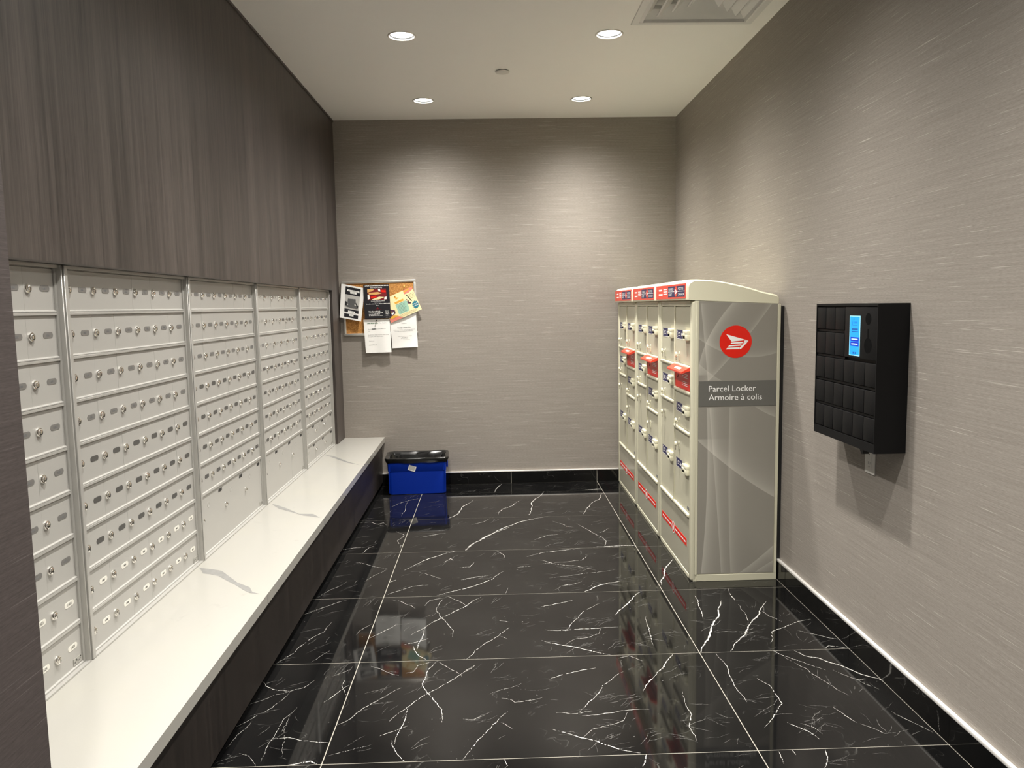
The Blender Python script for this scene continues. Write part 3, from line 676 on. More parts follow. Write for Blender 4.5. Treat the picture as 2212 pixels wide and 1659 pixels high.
for k in range(3):
    n = 3.331+.6605*k; w = .659; org = (1.07, n+w/2, 0); e = n+w
    U = thing('parcel_locker', LLAB[k], 'locker', org, 'row of cream parcel lockers')
    MB().prism([(LXD+.006, 0), (LXB, 0), (LXB, 1.2435), (LXD+.006, 1.2625)], 'y', n, e).build('cabinet', M_CREAM, U, org)
    cap_mesh(n, w).build('cap', M_CAP, U, org, sharp=50)
    for a, b in ((n-.0005, n+.040), (e-.040, e+.0005)): MB().rbox(LXF, LXF+.03, a, b, 0, 1.2625, .011, 4).build('corner_post', M_CREAM, U, (LXF, a, 0))
    MB().rbox(LXF, LXD+.007, n+.326, n+.337, .287, 1.244, .003, 2).build('divider', M_CREAM, U, (LXF, n+.326, .28))
    MB().rbox(LXF+.001, LXD+.007, n+.040, e-.040, 1.240, 1.2630, .003, 2).build('top_rail', M_CREAM, U, (LXF, n, 1.24))
    A0, A1, B0, B1 = n+.3375, e-.0405, n+.0405, n+.3255
    def bar(a, b, z, h=.015): MB().rbox(LXF-.004, LXD+.007, a, b, z-h/2, z+h/2, .005, 3).build('shelf_bar', M_CREAM, U, (LXF, a, z))
    for z in (.960, .777): bar(A0, A1, z)
    for z in (.965, .848, .665): bar(B0, B1, z)
    bar(A0, A1, .290, .017); bar(B0, B1, .290, .017)
    def door(a, b, z0, z1, lz, kz):
        d = MB().rbox(LXD, LXD+.007, a+.001, b-.001, z0, z1, .0012, 1).build('door', M_CREAMD, U, (LXD, a, z0))
        inst(DL, 'door_label', d, (LXD, a+.148, lz)); inst(DH, 'latch', d, (LXD, a+.014, lz)); inst(DK, 'lock', d, (LXD, a+.203, kz))
        return d
    door(A0, A1, .969, 1.235, 1.108, 1.014); door(A0, A1, .786, .951, .879, .813); door(A0, A1, .300, .768, .502, .703)
    door(B0, B1, .974, 1.235, 1.108, 1.014); door(B0, B1, .674, .839, .765, .701); d = door(B0, B1, .300, .656, .495, .588)
    mp = MB().box(LXD-.0006, LXD+.0005, B0+.006, B0+.046, .312, .327)
    mp.build('maker_mark', M_GREYINK, d, (LXD, B0, .31))
    sl = MB().rbox(LXD, LXD+.007, B0+.001, B1-.001, .857, .956, .001, 1)
    o = (LXD, B1, .857)
    for v in (.070, .062, .054, .034, .026, .018): sl.rect(o, NEG, UP, .13, .235, v, v+.0028, 1, .0005)
    sl.poly(o, NEG, UP, [(.045, .045), (.052, .048), (.058, .057), (.05, .062), (.048, .054), (.042, .05)], 2, .0005)
    sp = sl.build('mail_slot_panel', [M_RED, M_WHITE, M_BLACKG], U, (LXD, B0, .857))
    fp = MB().prism([(LXF+.004, .969), (.836, .947), (.836, .940), (LXF+.004, .952)], 'y', B0, B1-.001)
    fo = Vector((.836, B1-.001, .947)); fu = Vector((LXF+.004-.836, 0, .022)).normalized()
    for a, b in ((.10, .128), (.135, .148), (.154, .205)): fp.rect(fo, NEG, fu, a, b, .012, .026, 1, .0006)
    fp.build('slot_flap', [M_REDSIGN, M_WHITE], U, (.836, B0, .94))
    # header sign on the cap front
    hs = MB(); HX = .8508; ho = (HX, n+.632, 1.2735)
    hs.box(HX-.0012, HX+.0012, n+.030, n+.632, 1.2735, 1.340); L = .0014
    hs.rect(ho, NEG, UP, .268, .590, .008, .058, 1, L)
    hs.rect(ho, NEG, UP, .268, .590, .0325, .0345, 2, L+.0003)
    hs.disc(ho, NEG, UP, .429, .0335, .030, .024, m=0, lift=L+.0006)
    hs.poly(ho, NEG, UP, [(.412, .046), (.450, .034), (.430, .022), (.414, .021), (.424, .033)][::-1], 2, L+.0009)
    hs.text('CANADA', ho, NEG, UP, .285, .0395, .095, .011, 2, L+.0004); hs.text('POST', ho, NEG, UP, .285, .0145, .062, .011, 2, L+.0004)
    hs.text('POSTES', ho, NEG, UP, .470, .0395, .095, .011, 2, L+.0004); hs.text('CANADA', ho, NEG, UP, .470, .0145, .108, .011, 2, L+.0004)
    for a, b, v in ((.065, .135, .040), (.065, .15, .018)): hs.rect(ho, NEG, UP, a, b, v, v+.008, 2, L)
    for v in (.044, .033, .022): hs.rect(ho, NEG, UP, .17, .245, v, v+.0045, 2, L)
    hs.build('header_sign', [M_REDSIGN, M_NAVY, M_WHITE], U, ho)
    # kick panel with red stripe
    kp = MB(); kp.rbox(LXF+.003, LXD+.007, n+.040, e-.040, .022, .277, .002, 1); kp.build('kick_panel', M_KICK, U, (LXF, n, .02))
    MB().rbox(LXF+.001, LXD+.007, n+.040, e-.040, .0, .020, .002, 1).build('plinth', M_CREAM, U, (LXF, n, 0))
    st = MB(); so = (LXF+.003, n+.590, .137); st.box(LXF+.0022, LXF+.0032, n+.083, n+.590, .137, .171)
    st.disc(so, NEG, UP, .2535, .017, .030, m=1, lift=.0012); st.disc(so, NEG, UP, .2535, .017, .024, m=0, lift=.0015); st.disc(so, NEG, UP, .2535, .017, .014, m=1, lift=.0018)
    rs = random.Random(5)
    for u0, u1 in ((.02, .215), (.292, .49)):
        u = u0
        while u < u1: q = min(u1, u+rs.uniform(.018, .045)); st.rect(so, NEG, UP, u, q, .013, .021, 1, .0012); u = q+.007
    st.build('red_stripe', [M_RED, M_WHITE], U, so)
    MB().box(LXB, XR-.0005, n+.004, e-.004, .0955, 1.232).build('back_gap_fill', M_RUBBER, U, org)  # black block filling the dark gap between cabinet and wall
    if k == 0:
        po = (.8905, n, .034)
        sd = MB().prism([(.902, .034), (1.247, .034), (1.247, 1.2435), (.902, 1.261)], 'y', n-.0022, n).build('side_panel', M_SIDE, U, po)
        b = MB().box(.902, 1.247, n-.0032, n-.0021, .797, .909).build('text_band', M_BAND, sd, po)
        tx = MB(); o = (0, n-.0032, 0); tx.text('Parcel Locker', o, RT, UP, .947, .8630, .209, .0255, 0, .0004); tx.text('Armoire à colis', o, RT, UP, .947, .8245, .237, .0255, 0, .0004)
        tx.build('lettering', M_WHITE, sd, po)
        lg = MB(); post_logo(lg, (0, n-.0022, 0), RT, UP, 1.064, 1.081, .0712, 0, 1, .0006); lg.build('round_logo', [M_RED, M_WHITE], sd, po)
        MB().rbox(.90, LXB, n-.003, n, .0005, .031, .001, 1).rbox(1.249, LXB, n-.003, n, .031, 1.2425, .001, 1).rbox(.889, .900, n-.003, n, .031, 1.261, .001, 1).build('side_frame', M_CREAM, U, org)

# ================================================================== key cabinet with screen on the right wall
KX, KY0, KY1, KZ0, KZ1 = 1.181, 2.319, 2.765, .776, 1.243
K = thing('key_cabinet', 'black wall-mounted key cabinet with small compartments and a lit blue screen', 'cabinet', (XR, 2.54, KZ0))
ko = (KX, KY1, KZ0)
sh = MB(); t = .004; sh.box(KX+.012, XR-.001, KY0, KY1, KZ0, KZ1)
sh.box(KX-.002, KX+.012, KY0, KY0+t, KZ0, KZ1); sh.box(KX-.002, KX+.012, KY1-t, KY1, KZ0, KZ1)
sh.box(KX-.002, KX+.012, KY0+t, KY1-t, KZ1-.0085, KZ1); sh.box(KX-.002, KX+.012, KY0+t, KY1-t, KZ0, KZ0+.028)
sh.build('shell', M_BLACK, K, ko)
RZ = [(1.153, 1.2335), (1.065, 1.1455), (.980, 1.058), (.893, .972), (.806, .886)]; pc = (KY1-KY0-2*t)/6
for r, (z0, z1) in enumerate(RZ):
    MB().box(KX+.003, KX+.012, KY0+t if r > 1 else KY0+t+3*pc, KY1-t, z0-.0075, z0-.0005).build('shelf', M_BLACK, K, (KX, KY0, z0))
    for c in range(6 if r > 1 else 3):
        a = KY1-t-pc*c; d = MB().rbox(KX-.0005, KX+.011, a-pc+.0022, a-.0008, z0+.0012, z1-.003, .002, 2).build('compartment_door', M_BLACK, K, (KX, a, z0))
cp = MB().rbox(KX-.0005, KX+.011, KY0+t+.001, KY0+t+3*pc-.0015, 1.066, 1.2325, .0015, 2).build('control_panel', M_BLACK, K, (KX, 2.43, 1.066))
def hole(pts, nm): MB().poly((KX-.0005, 0, 0), NEG, UP, pts, 0, .0004).build(nm, M_BLACKG, cp, (KX, 2.38, 1.1))
circ = lambda cu, cv, r, a0=0, a1=360, m=24: [(cu+r*math.cos(math.radians(a0+(a1-a0)*i/m)), cv+r*math.sin(math.radians(a0+(a1-a0)*i/m))) for i in range(m+1)]
hole(circ(-2.381, 1.1945, .0185)[:-1], 'sensor_port'); hole(circ(-2.380, 1.1105, .0245, 100, 440)[:-1]+[(-2.3757, 1.134), (-2.3757, 1.163), (-2.3843, 1.163)], 'key_return_slot')
E_SCR = emat('screen_blue', (.012, .36, 1.0), 1.0); E_EDGE = emat('screen_edge', (.35, .78, 1.0), 1.15); E_BTN = emat('screen_button', (.004, .03, .50), 1.0); E_WHT = emat('screen_white', (.55, .75, 1.0), 1.0); E_INK = emat('screen_ink', (.006, .12, .45), .8)
scn = MB(); so = (KX-.0008, 2.505, 1.0735); W_, H_ = .0715, .130
scn.box(KX-.0012, KX, 2.505-W_, 2.505, 1.0735, 1.0735+H_, 0); L = .0006
scn.rect(so, NEG, UP, .0025, W_-.0025, .0025, H_-.0025, 1, L)
for v in (.047, .0315): scn.rect(so, NEG, UP, .010, W_-.006, v, v+.0135, 2, L+.0003); scn.rect(so, NEG, UP, .016, W_-.012, v+.0048, v+.0088, 3, L+.0006)
scn.text('safe', so, NEG, UP, .028, .1055, .026, .008, 4, L+.0003)
scn.poly(so, NEG, UP, [(.020, .100), (.022, .100), (.022, .114), (.020, .114)], 4, L+.0003); scn.poly(so, NEG, UP, [(.026, .117), (.033, .117), (.029, .124)], 4, L+.0003)
scn.rect(so, NEG, UP, .020, .054, .0985, .0998, 4, L+.0003)
scn.rect(so, NEG, UP, .018, .058, .083, .089, 4, L+.0003); scn.rect(so, NEG, UP, .016, .061, .077, .080, 4, L+.0003)
for a in (.026, .040): scn.rect(so, NEG, UP, a, a+.009, .006, .0125, 4, L+.0003)
scn.build('screen', [E_EDGE, E_SCR, E_BTN, E_WHT, E_INK], cp, (KX, 2.47, 1.1))
MB().prism([(2.475, .7755), (2.438, .7755), (2.441, .752), (2.450, .750)], 'x', 1.205, 1.225).build('cable_plug', M_RUBBER, K, (1.21, 2.45, .76))
O = thing('wall_outlet', 'white double power outlet on the right wall just below the black key cabinet', 'outlet', (XR, 2.534, .73))
MB().rbox(XR-.005, XR-.0002, 2.500, 2.568, .664, .7735, .002, 2).build('cover_plate', M_PLAST, O, (XR, 2.534, .73))
rc = MB().rbox(XR-.0065, XR-.004, 2.517, 2.551, .682, .757, .001, 1)
for z in (.698, .740):
    oo = (XR-.0065, 2.534, z)
    for a in (-.007, .0055): rc.rect(oo, NEG, UP, a, a+.0018, -.001, .008, 1, .0004)
    rc.disc(oo, NEG, UP, 0, -.009, .0028, m=1, lift=.0004, n=12)
rc.build('receptacle', [M_PLAST, M_DARK], O, (XR, 2.534, .72))

# ================================================================== notice board and its papers
B = thing('notice_board', 'small cork notice board in an aluminium frame on the back wall', 'notice board', (-.776, YB, 1.254))
B.rotation_euler = (0, -.018, 0)
bx0, bx1, bz0, bz1 = -1.030, -.520, 1.068, 1.442; fw = .017; bo = (-.776, YB-.012, 1.254)
MB().box(bx0+.006, bx1-.006, YB-.009, YB-.001, bz0+.006, bz1-.006).build('cork_panel', M_CORK, B, bo)
for a in ((bx0, bx1, bz1-fw, bz1), (bx0, bx1, bz0, bz0+fw), (bx0, bx0+fw, bz0+fw, bz1-fw), (bx1-fw, bx1, bz0+fw, bz1-fw)):
    MB().rbox(a[0], a[1], YB-.014, YB-.0012, a[2], a[3], .003, 2).build('frame_rail', M_ALU, B, bo)
class Sheet:
    def __init__(s, name, label, tl, tr, br, bl, depth, bend, mats, cat='poster'):
        s.c = tl, tr, br, bl; s.d = depth; s.bend = bend; s.mats = mats; s.mb = MB(); s.meta = name, label, cat
        n, m = 10, 14
        for side in (0, .0007):
            v = [s.P(i/n, j/m, -side) for j in range(m+1) for i in range(n+1)]
            s.mb.add(v, [[j*(n+1)+i, (j+1)*(n+1)+i, (j+1)*(n+1)+i+1, j*(n+1)+i+1] for j in range(m) for i in range(n)], 0, True)
    def P(s, u, v, lift=0.0):
        tl, tr, br, bl = s.c
        x = (tl[0]*(1-u)+tr[0]*u)*(1-v)+(bl[0]*(1-u)+br[0]*u)*v; z = (tl[1]*(1-u)+tr[1]*u)*(1-v)+(bl[1]*(1-u)+br[1]*u)*v
        return (x, YB-s.d-s.bend(u, v)-lift, z)
    def r(s, u0, u1, v0, v1, m, k=1):
        n = max(1, int((u1-u0)*10)); q = max(1, int((v1-v0)*14))
        vs = [s.P(u0+(u1-u0)*i/n, v0+(v1-v0)*j/q, .0004*k) for j in range(q+1) for i in range(n+1)]
        s.mb.add(vs, [[j*(n+1)+i, (j+1)*(n+1)+i, (j+1)*(n+1)+i+1, j*(n+1)+i+1] for j in range(q) for i in range(n)], m)
    def p(s, pts, m, k=1): s.mb.flat([s.P(u, v, .0004*k) for u, v in pts], m)
    def t(s, body, u, v, w, h, m, k=2):
        vs, fs, bw, bh = glyphs(body); s.mb.add([s.P(u+a/bw*w, v-b/bh*h, .0004*k) for a, b in vs], fs, m)
    def words(s, u0, u1, v, h, m, seed=0, k=2):
        r = random.Random(seed); u = u0
        while u < u1-.01:
            q = min(u1, u+r.uniform(.05, .13))
            while u < q: e = h*r.choice((.45, .6, .85, 1)); s.r(u, u+.0095, v+h-e, v+h, m, k); u += .0128
            u += .012
    def done(s):
        nm, lb, ct = s.meta; c = s.c; cx = sum(p[0] for p in c)/4; cz = sum(p[1] for p in c)/4
        return tag(s.mb.build(nm, s.mats, None, (cx, YB-s.d, cz)), lb, ct, 'papers pinned to the notice board')
M_CREAMP = mat('cream_paper', hexc(244, 228, 176), .7); M_MINT = mat('mint_print', hexc(158, 200, 178), .7); M_ORNG = mat('orange_print', hexc(226, 168, 62), .7); M_TEAL = mat('teal_print', hexc(24, 118, 136), .7); M_PINK = mat('pink_print', hexc(226, 134, 116), .7)
M_BLKP = mat('black_paper_print', (.012, .012, .016), .45); M_GRYP = mat('grey_photo_print', (.50, .49, .46), .6); M_SOFA = mat('charcoal_photo_print', (.10, .10, .10), .6); M_MAR = mat('maroon_print', hexc(120, 10, 20), .6); M_GRN = mat('green_ink', hexc(20, 92, 40), .6); M_SAND = mat('sand_print', hexc(220, 170, 100), .6); M_PURP = mat('plum_print', hexc(84, 50, 70), .6)
s = Sheet('storage_notice', 'crumpled white storage locker notice on the right, partly under the cream flyer', (-.708, 1.212), (-.527, 1.221), (-.519, .981), (-.697, .974), .0195, lambda u, v: .004*math.sin(5*v+2*u)*v+.010*max(0, u+v-1.55), [M_SHEET, M_INK, M_GREYINK])
for i in range(9): s.r(.42+i*.022, .434+i*.022, .275+.02*abs(math.sin(i*1.7)), .29+.02*abs(math.sin(i*1.7)), 2)
s.t('Storage Locker Sale', .26, .43, .50, .030, 1)
for i, (a, b, v) in enumerate(((.10, .92, .475), (.14, .88, .515), (.24, .78, .66), (.40, .62, .695), (.36, .64, .728), (.44, .70, .765))): s.words(a, b, v, .010, 2, i)
s.done()
s = Sheet('cream_flyer', 'tilted cream flyer with a mint box, orange bars and a teal starburst', (-.764, 1.306), (-.551, 1.396), (-.484, 1.241), (-.698, 1.150), .0225, lambda u, v: .003+.004*math.sin(3*u)*v, [M_CREAMP, M_MINT, M_ORNG, M_TEAL, M_PINK, M_INK, M_PURP, M_WHITE])
s.r(.34, .62, .30, .38, 2); s.r(.34, .60, .415, .425, 5)
s.p([(.34, .42), (.66, .40), (.70, .46), (.66, .84), (.36, .84), (.32, .80)], 1)
for i in range(7): s.words(.38, .62-.02*(i % 3), .48+.05*i, .014, 5, i+3)
s.p([(.72, .0), (1, .0), (1, .10), (.84, .17), (.70, .16)], 4); s.p([(.72, .03), (.95, .02), (.90, .06), (.72, .10)], 2, 2)
s.p([(.0, .84), (.10, .80), (.30, .88), (.40, 1), (.0, 1)], 4); s.p([(.0, .78), (.16, .76), (.30, .86), (.08, .88)], 2, 2)
s.p([(.0, .46), (.14, .48), (.26, .60), (.24, .72), (.10, .78), (.0, .78)], 6); s.p([(.05, .5), (.13, .52), (.15, .62), (.06, .62)], 2, 2); s.p([(.12, .66), (.2, .64), (.2, .7), (.13, .73)], 7, 2)
s.p([(.38, .12), (.44, .08), (.46, .16), (.52, .18), (.45, .22), (.40, .24), (.42, .18)], 2); s.p([(.40, .10), (.42, .05), (.43, .11)], 5, 2)
s.p([(.74, .20), (.765, .20), (.84, .52), (.82, .53)], 5); s.p([(.66, .48), (.70, .46), (.80, .58), (.77, .61), (.68, .55)], 6); s.p([(.69, .38), (.71, .37), (.76, .50), (.74, .51)], 6)
for i in range(4): s.words(.80, .97, .23+.055*i, .014, 5, i+20)
for i in range(3): s.words(.33, .86, .87+.035*i, .012, 5, i+30)
s.p([(.89+.11*(1 if i % 2 else .82)*math.cos(i*math.pi/11)*.95, .72+.17*(1 if i % 2 else .82)*math.sin(i*math.pi/11)) for i in range(22)], 3)
s.words(.82, .97, .66, .03, 7, 41, 3); s.words(.80, .97, .73, .04, 7, 42, 3)
s.done()
s = Sheet('rental_notice', 'creased white rental notice hanging lowest from the notice board', (-.889, 1.176), (-.708, 1.180), (-.703, .948), (-.879, .945), .0200, lambda u, v: .004*v+.003*math.sin(9*u+1)*v+(.003 if v > .48 else .003*v/.48), [M_SHEET, M_INK, M_GREYINK, M_GRN])
s.words(.13, .56, .10, .032, 3, 2); s.t('for Rent', .60, .13, .26, .030, 2)
for i, (a, b, v, m) in enumerate(((.15, .82, .285, 2), (.15, .22, .345, 2), (.14, .92, .46, 2), (.14, .72, .51, 2))): s.words(a, b, v, .012, m, i+4)
s.r(.30, .44, .282, .302, 1, 3); s.t('Thank you', .15, .655, .20, .018, 2); s.words(.15, .44, .755, .018, 1, 9)
s.done()
s = Sheet('sofa_advert', 'white sheet with black panels and a grey sofa photo, tilted at the board\'s left edge', (-1.030, 1.425), (-.872, 1.391), (-.903, 1.163), (-1.047, 1.194), .0235, lambda u, v: .003+.016*(1-u)**2*v+.012*u*u*v*v, [M_SHEET, M_BLKP, M_GRYP, M_SOFA, M_WHITE, M_INK])
s.r(.19, .84, .05, .28, 1); s.r(.19, .84, .28, .70, 2); s.r(.19, .84, .70, .95, 1)
for a, b, v in ((.26, .80, .13), (.40, .68, .185), (.36, .68, .745), (.20, .84, .795), (.42, .62, .85)): s.r(a, b, v, v+.05, 4, 2); s.words(a+.05, b-.05, v+.018, .014, 5, int(v*100), 3)
s.p([(.32, .40), (.66, .38), (.68, .50), (.31, .51)], 3, 2); s.p([(.25, .52), (.70, .48), (.80, .60), (.76, .66), (.25, .64)], 3, 2); s.p([(.20, .48), (.30, .50), (.28, .60), (.20, .62)], 5, 3); s.p([(.68, .49), (.80, .57), (.78, .66), (.70, .56)], 5, 3); s.p([(.32, .545), (.50, .535), (.50, .58), (.29, .59)], 2, 3); s.p([(.515, .535), (.68, .53), (.72, .57), (.515, .58)], 2, 3)
s.done()
s = Sheet('buffet_poster', 'black buffet poster with a red food photo in the middle of the notice board', (-.881, 1.414), (-.705, 1.416), (-.697, 1.185), (-.877, 1.181), .0265, lambda u, v: .002+.003*math.sin(3*v), [M_BLKP, M_WHITE, M_MAR, M_SAND, M_RED, M_CREAMP])
s.words(.06, .97, .018, .030, 1, 1); s.t('Saturday & Sunday', .27, .105, .46, .036, 1)
s.r(.15, .88, .125, .46, 2); s.p([(.15, .13), (.42, .13), (.36, .19), (.15, .23)], 3, 2); s.p([(.20, .24), (.55, .22), (.70, .27), (.48, .30), (.20, .29)], 3, 3); s.p([(.15, .30), (.22, .30), (.24, .42), (.15, .44)], 1, 2); s.p([(.56, .13), (.64, .13), (.66, .21), (.58, .20)], 1, 2); s.p([(.30, .44), (.60, .36), (.80, .38), (.60, .44), (.34, .46)], 5, 3); s.p([(.80, .38), (.88, .36), (.88, .44), (.78, .45)], 1, 3); s.p([(.66, .16), (.86, .18), (.86, .24), (.70, .23)], 4, 2); s.p([(.26, .36), (.48, .32), (.50, .38), (.30, .41)], 4, 3)
s.words(.27, .82, .475, .020, 1, 5); s.words(.40, .66, .51, .016, 1, 6); s.words(.08, .97, .555, .024, 1, 7); s.words(.46, .56, .605, .018, 1, 8)
s.p([(.50, .65), (.54, .70), (.58, .72), (.46, .72), (.48, .69)], 2, 2); s.words(.40, .66, .735, .018, 2, 10)
for i in range(4): s.words(.16, .60+.1*(i % 2), .775+.042*i, .022, 1, 11+i); s.words(.80, .94, .775+.042*i, .022, 1, 31+i)
s.words(.80, 1, .965, .014, 1, 44)
s.done()
M_YPIN = mat('yellow_pin', hexc(240, 214, 120), .3); M_GPIN = mat('silver_pin', (.6, .6, .58), .25, .9); M_BPIN = mat('black_pin', (.03, .03, .03), .3)
for x, z, d, m, lb in ((-.603, 1.401, .0088, M_YPIN, 'yellow push pin alone in the bare cork at upper right'), (-.984, 1.401, .0275, M_GPIN, 'silver push pin at the top of the sofa advert'), (-.799, 1.168, .0245, M_BPIN, 'dark push pin at the top of the creased rental notice')):
    y = YB-d; tag(MB().cyl((x, y+.004, z), (x, y-.004, z), .0012, n=8).lathe([(.0045, 0), (.0045, .0015), (.0025, .003), (.0025, .007), (.0042, .009), (.0042, .0102), (0, .0106)], (x, y, z), (0, -1, 0), 14).build('push_pin', m, None, (x, y, z)), lb, 'push pin', 'push pins on the notice board')

# ================================================================== recycling bin
bc = (-.532, 5.186, 0)
RB = thing('recycling_bin', 'blue plastic recycling box lined with a black bag in the back left corner', 'bin', bc)
RB.rotation_euler = (0, 0, math.radians(3.2))
def rring(hx, hy, z, r=.03, n=5, jit=0.0, rr=None):
    out = []
    for cx, cy, a0 in ((hx-r, hy-r, 0), (-hx+r, hy-r, 90), (-hx+r, -hy+r, 180), (hx-r, -hy+r, 270)):
        for i in range(n+1):
            a = math.radians(a0+90*i/n); out.append((bc[0]+cx+r*math.cos(a), bc[1]+cy+r*math.sin(a), z))
    # extra points along the long sides
    P = []
    for a, b in zip(out, out[1:]+out[:1]):
        P.append(a); L = math.hypot(b[0]-a[0], b[1]-a[1])
        m = 6 if L > .05 else 0
        P += [tuple(a[q]+(b[q]-a[q])*k/(m+1) for q in range(3)) for k in range(1, m+1)]
    if jit: P = [(p[0]+rr.uniform(-jit, jit), p[1]+rr.uniform(-jit, jit), p[2]+rr.uniform(-jit, jit)) for p in P]
    return P
def loft(rings, closed=False):
    mb = MB(); n = len(rings[0]); v = [p for r in rings for p in r]
    mb.add(v, [[k*n+i, k*n+(i+1) % n, (k+1)*n+(i+1) % n, (k+1)*n+i] for k in range(len(rings)-1) for i in range(n)], 0, True)
    if closed: mb.add(rings[-1], [list(range(n))])
    return mb
bd = loft([rring(.183, .108, 0, .02), rring(.187, .112, .004, .022), rring(.193, .117, .150, .024), rring(.1925, .1165, .153, .024), rring(.1925, .1165, .158, .024), rring(.1955, .119, .161, .024), rring(.199, .122, .232, .026), rring(.192, .116, .232, .026), rring(.186, .112, .10, .024)], False)
bd.add(rring(.183, .108, 0, .02), [list(range(len(rring(.183, .108, 0, .02))))[::-1]])
body = bd.build('body', M_BLUE, RB, bc)
for a, b in ((-.190, -.182), (.184, .192)): MB().rbox(bc[0]+a, bc[0]+b, bc[1]-.1195, bc[1]-.112, .012, .215, .002, 1).build('corner_rib', M_BLUE, RB, bc)
MB().rbox(bc[0]+.196, bc[0]+.208, bc[1]-.085, bc[1]-.02, .175, .225, .003, 2).build('handle_lug', M_BLUE, RB, bc)
rj = random.Random(21)
ln = loft([rring(.204, .127, .219, .03, jit=.003, rr=rj), rring(.208, .131, .229, .032, jit=.0015, rr=rj), rring(.2145, .1365, .243, .034, jit=.0012, rr=rj), rring(.212, .134, .2515, .034, jit=.001, rr=rj), rring(.203, .127, .253, .034, jit=.0012, rr=rj), rring(.190, .112, .246, .03, jit=.003, rr=rj), rring(.184, .106, .225, .03, jit=.007, rr=rj), rring(.178, .10, .19, .03, jit=.010, rr=rj), rring(.170, .094, .14, .03, jit=.012, rr=rj), rring(.15, .08, .09, .03, jit=.012, rr=rj)], True)
ln.build('bag_liner', M_BAG, RB, bc, sharp=60)
lp = MB(); oo = Vector((bc[0]-.062, bc[1]-.1225, .172)); cs, sn = math.cos(-.32), math.sin(-.32)
lp.flat([oo+Vector((a*cs-b*sn, 0, a*sn+b*cs)) for a, b in ((0, 0), (.05, 0), (.05, .036), (0, .036))]); lp.flat([oo+Vector((a*cs-b*sn, -.0004, a*sn+b*cs)) for a, b in ((.004, .006), (.043, .006), (.043, .036), (.004, .036))], 1)
lp.build('sticker', [M_SHEET, M_GRYP], RB, bc)

# ================================================================== ceiling fixtures
def downlight(x, y, label, group):
    o = (x, y, CEIL); D = thing('recessed_downlight', label, 'ceiling light', o, group)
    MB().lathe([(.0590, .004), (.0590, -.001), (.0597, -.003), (.0645, -.0032), (.0665, -.0015), (.0668, -.0002)], o, (0, 0, 1), 40).build('trim_ring', M_ALU, D, o)
    MB().lathe([(.0595, .0), (.0585, .030), (.0, .0305)], o, (0, 0, 1), 40).build('can', M_RUBBER, D, o)
    MB().lathe([(.0535, .024), (.054, .010), (.0525, .0085), (.0, .008)], o, (0, 0, 1), 40).build('lens', M_LENS, D, o)
    L = bpy.data.lights.new('downlight_lamp', 'SPOT'); L.energy = SPOT_W; L.color = SPOT_COL; L.spot_size = math.radians(SPOT_ANGLE); L.spot_blend = SPOT_BLEND; L.shadow_soft_size = .048*S
    L.use_nodes = True; nt = L.node_tree; em = nt.nodes['Emission']        # measured beam: brightest straight down, fading to the sides
    tc = nt.nodes.new('ShaderNodeTexCoord'); sp = nt.nodes.new('ShaderNodeSeparateXYZ'); nt.links.new(tc.outputs['Normal'], sp.inputs[0])
    ab = nt.nodes.new('ShaderNodeMath'); ab.operation = 'ABSOLUTE'; nt.links.new(sp.outputs[2], ab.inputs[0])
    pw = nt.nodes.new('ShaderNodeMath'); pw.operation = 'POWER'; pw.inputs[1].default_value = SPOT_POW; nt.links.new(ab.outputs[0], pw.inputs[0]); nt.links.new(pw.outputs[0], em.inputs['Strength'])
    lo = bpy.data.objects.new('downlight_lamp', L); COL.objects.link(lo); lo.parent = D; lo.location = (0, 0, -.006*S)
DLAB = {(0, 0): 'lit recessed downlight nearest the back wall on the mailbox side', (1, 0): 'lit recessed downlight nearest the back wall on the locker side', (0, 1): 'lit recessed downlight of the nearer pair on the mailbox side', (1, 1): 'lit recessed downlight of the nearer pair, beside the air vent'}
for i, x in enumerate(COLX):
    for j, y in enumerate(ROWY): downlight(x, y, DLAB.get((i, j), 'lit recessed downlight above and behind the viewer'), 'recessed ceiling downlights')
V = thing('ceiling_diffuser', 'white square air diffuser with nested louvres in the ceiling', 'air vent', ((VX0+VX1)/2, (VY0+VY1)/2, CEIL))
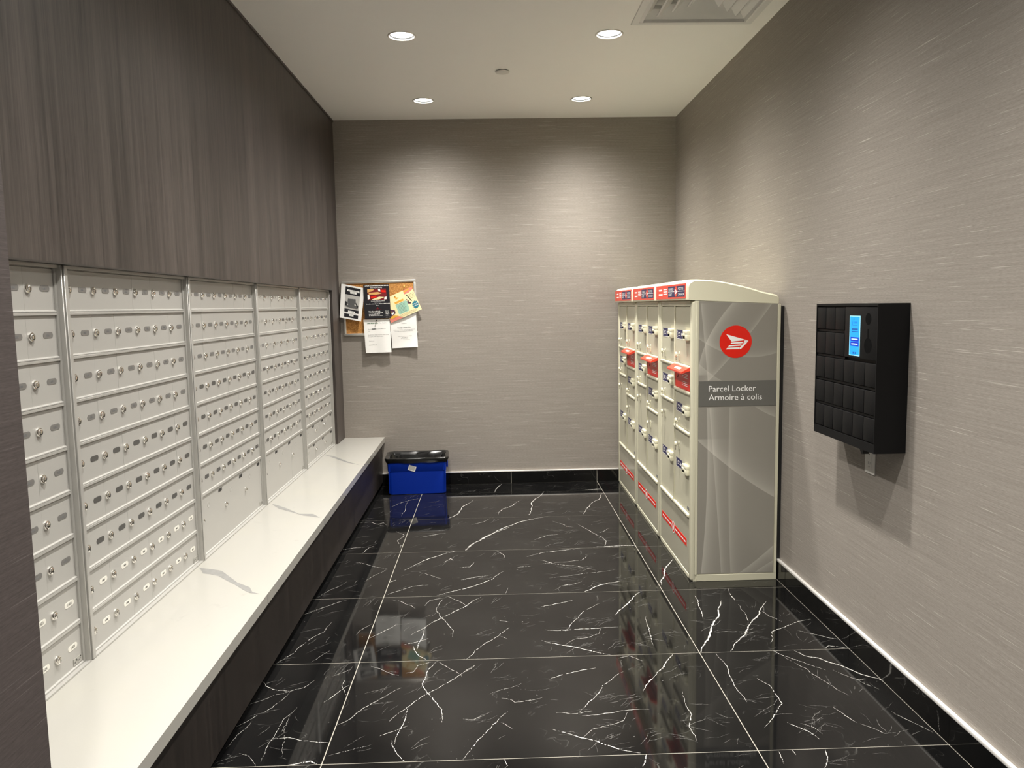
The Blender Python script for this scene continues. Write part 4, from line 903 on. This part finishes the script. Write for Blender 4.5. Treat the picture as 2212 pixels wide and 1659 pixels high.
M_VENT = mat('white_vent_enamel', (.74, .73, .70), .45, var=.01)
vo = ((VX0+VX1)/2, (VY0+VY1)/2, CEIL); vh = (VX1-VX0)/2
def sqring(prof, m=0):
    mb = MB(); c = [(1, 1), (-1, 1), (-1, -1), (1, -1)]; v = [(vo[0]+h*a, vo[1]+h*b, CEIL+z) for h, z in prof for a, b in c]
    return mb.add(v, [[k*4+i, k*4+(i+1) % 4, (k+1)*4+(i+1) % 4, (k+1)*4+i] for k in range(len(prof)-1) for i in range(4)], m)
sqring([(vh, -.0003), (vh-.002, -.006), (vh-.030, -.007), (vh-.034, -.004), (vh-.046, -.010), (vh-.050, .002), (vh-.085, .034), (vh-.09, .048)]).build('flange', M_VENT, V, vo)
for h in (.178, .124, .070):
    sqring([(h, -.004), (h-.006, -.007), (h-.052, .032), (h-.052, .036), (h, .000), (h, -.004)]).build('louvre', M_VENT, V, vo)
MB().box(vo[0]-.24, vo[0]+.24, vo[1]-.24, vo[1]+.24, CEIL+.048, CEIL+.056).build('duct_back', M_VENT, V, vo)
d = thing('smoke_detector', 'small flat round detector disc in the middle of the ceiling', 'detector', (.081, 4.287, CEIL))
MB().lathe([(.030, .0), (.030, -.004), (.0, -.004)], (.081, 4.287, CEIL), (0, 0, 1), 32).build('stem', M_RUBBER, d, (.081, 4.287, CEIL))
MB().lathe([(.0, -.004), (.037, -.004), (.0378, -.007), (.035, -.0105), (.0, -.011)], (.081, 4.287, CEIL), (0, 0, 1), 32).build('cover', M_PLAST, d, (.081, 4.287, CEIL))
d = thing('sprinkler_cover', 'tiny round cover plate cut off by the picture\'s top edge', 'sprinkler', (.112, 3.285, CEIL))
MB().lathe([(.0, -.0005), (.030, -.0005), (.030, -.004), (.0, -.0042)], (.112, 3.285, CEIL), (0, 0, 1), 28).build('cover', M_PLAST, d, (.112, 3.285, CEIL))
MB().lathe([(.034, -.0001), (.0365, -.0015), (.032, -.0018)], (.112, 3.285, CEIL), (0, 0, 1), 28).build('rim', M_GREYINK, d, (.112, 3.285, CEIL))
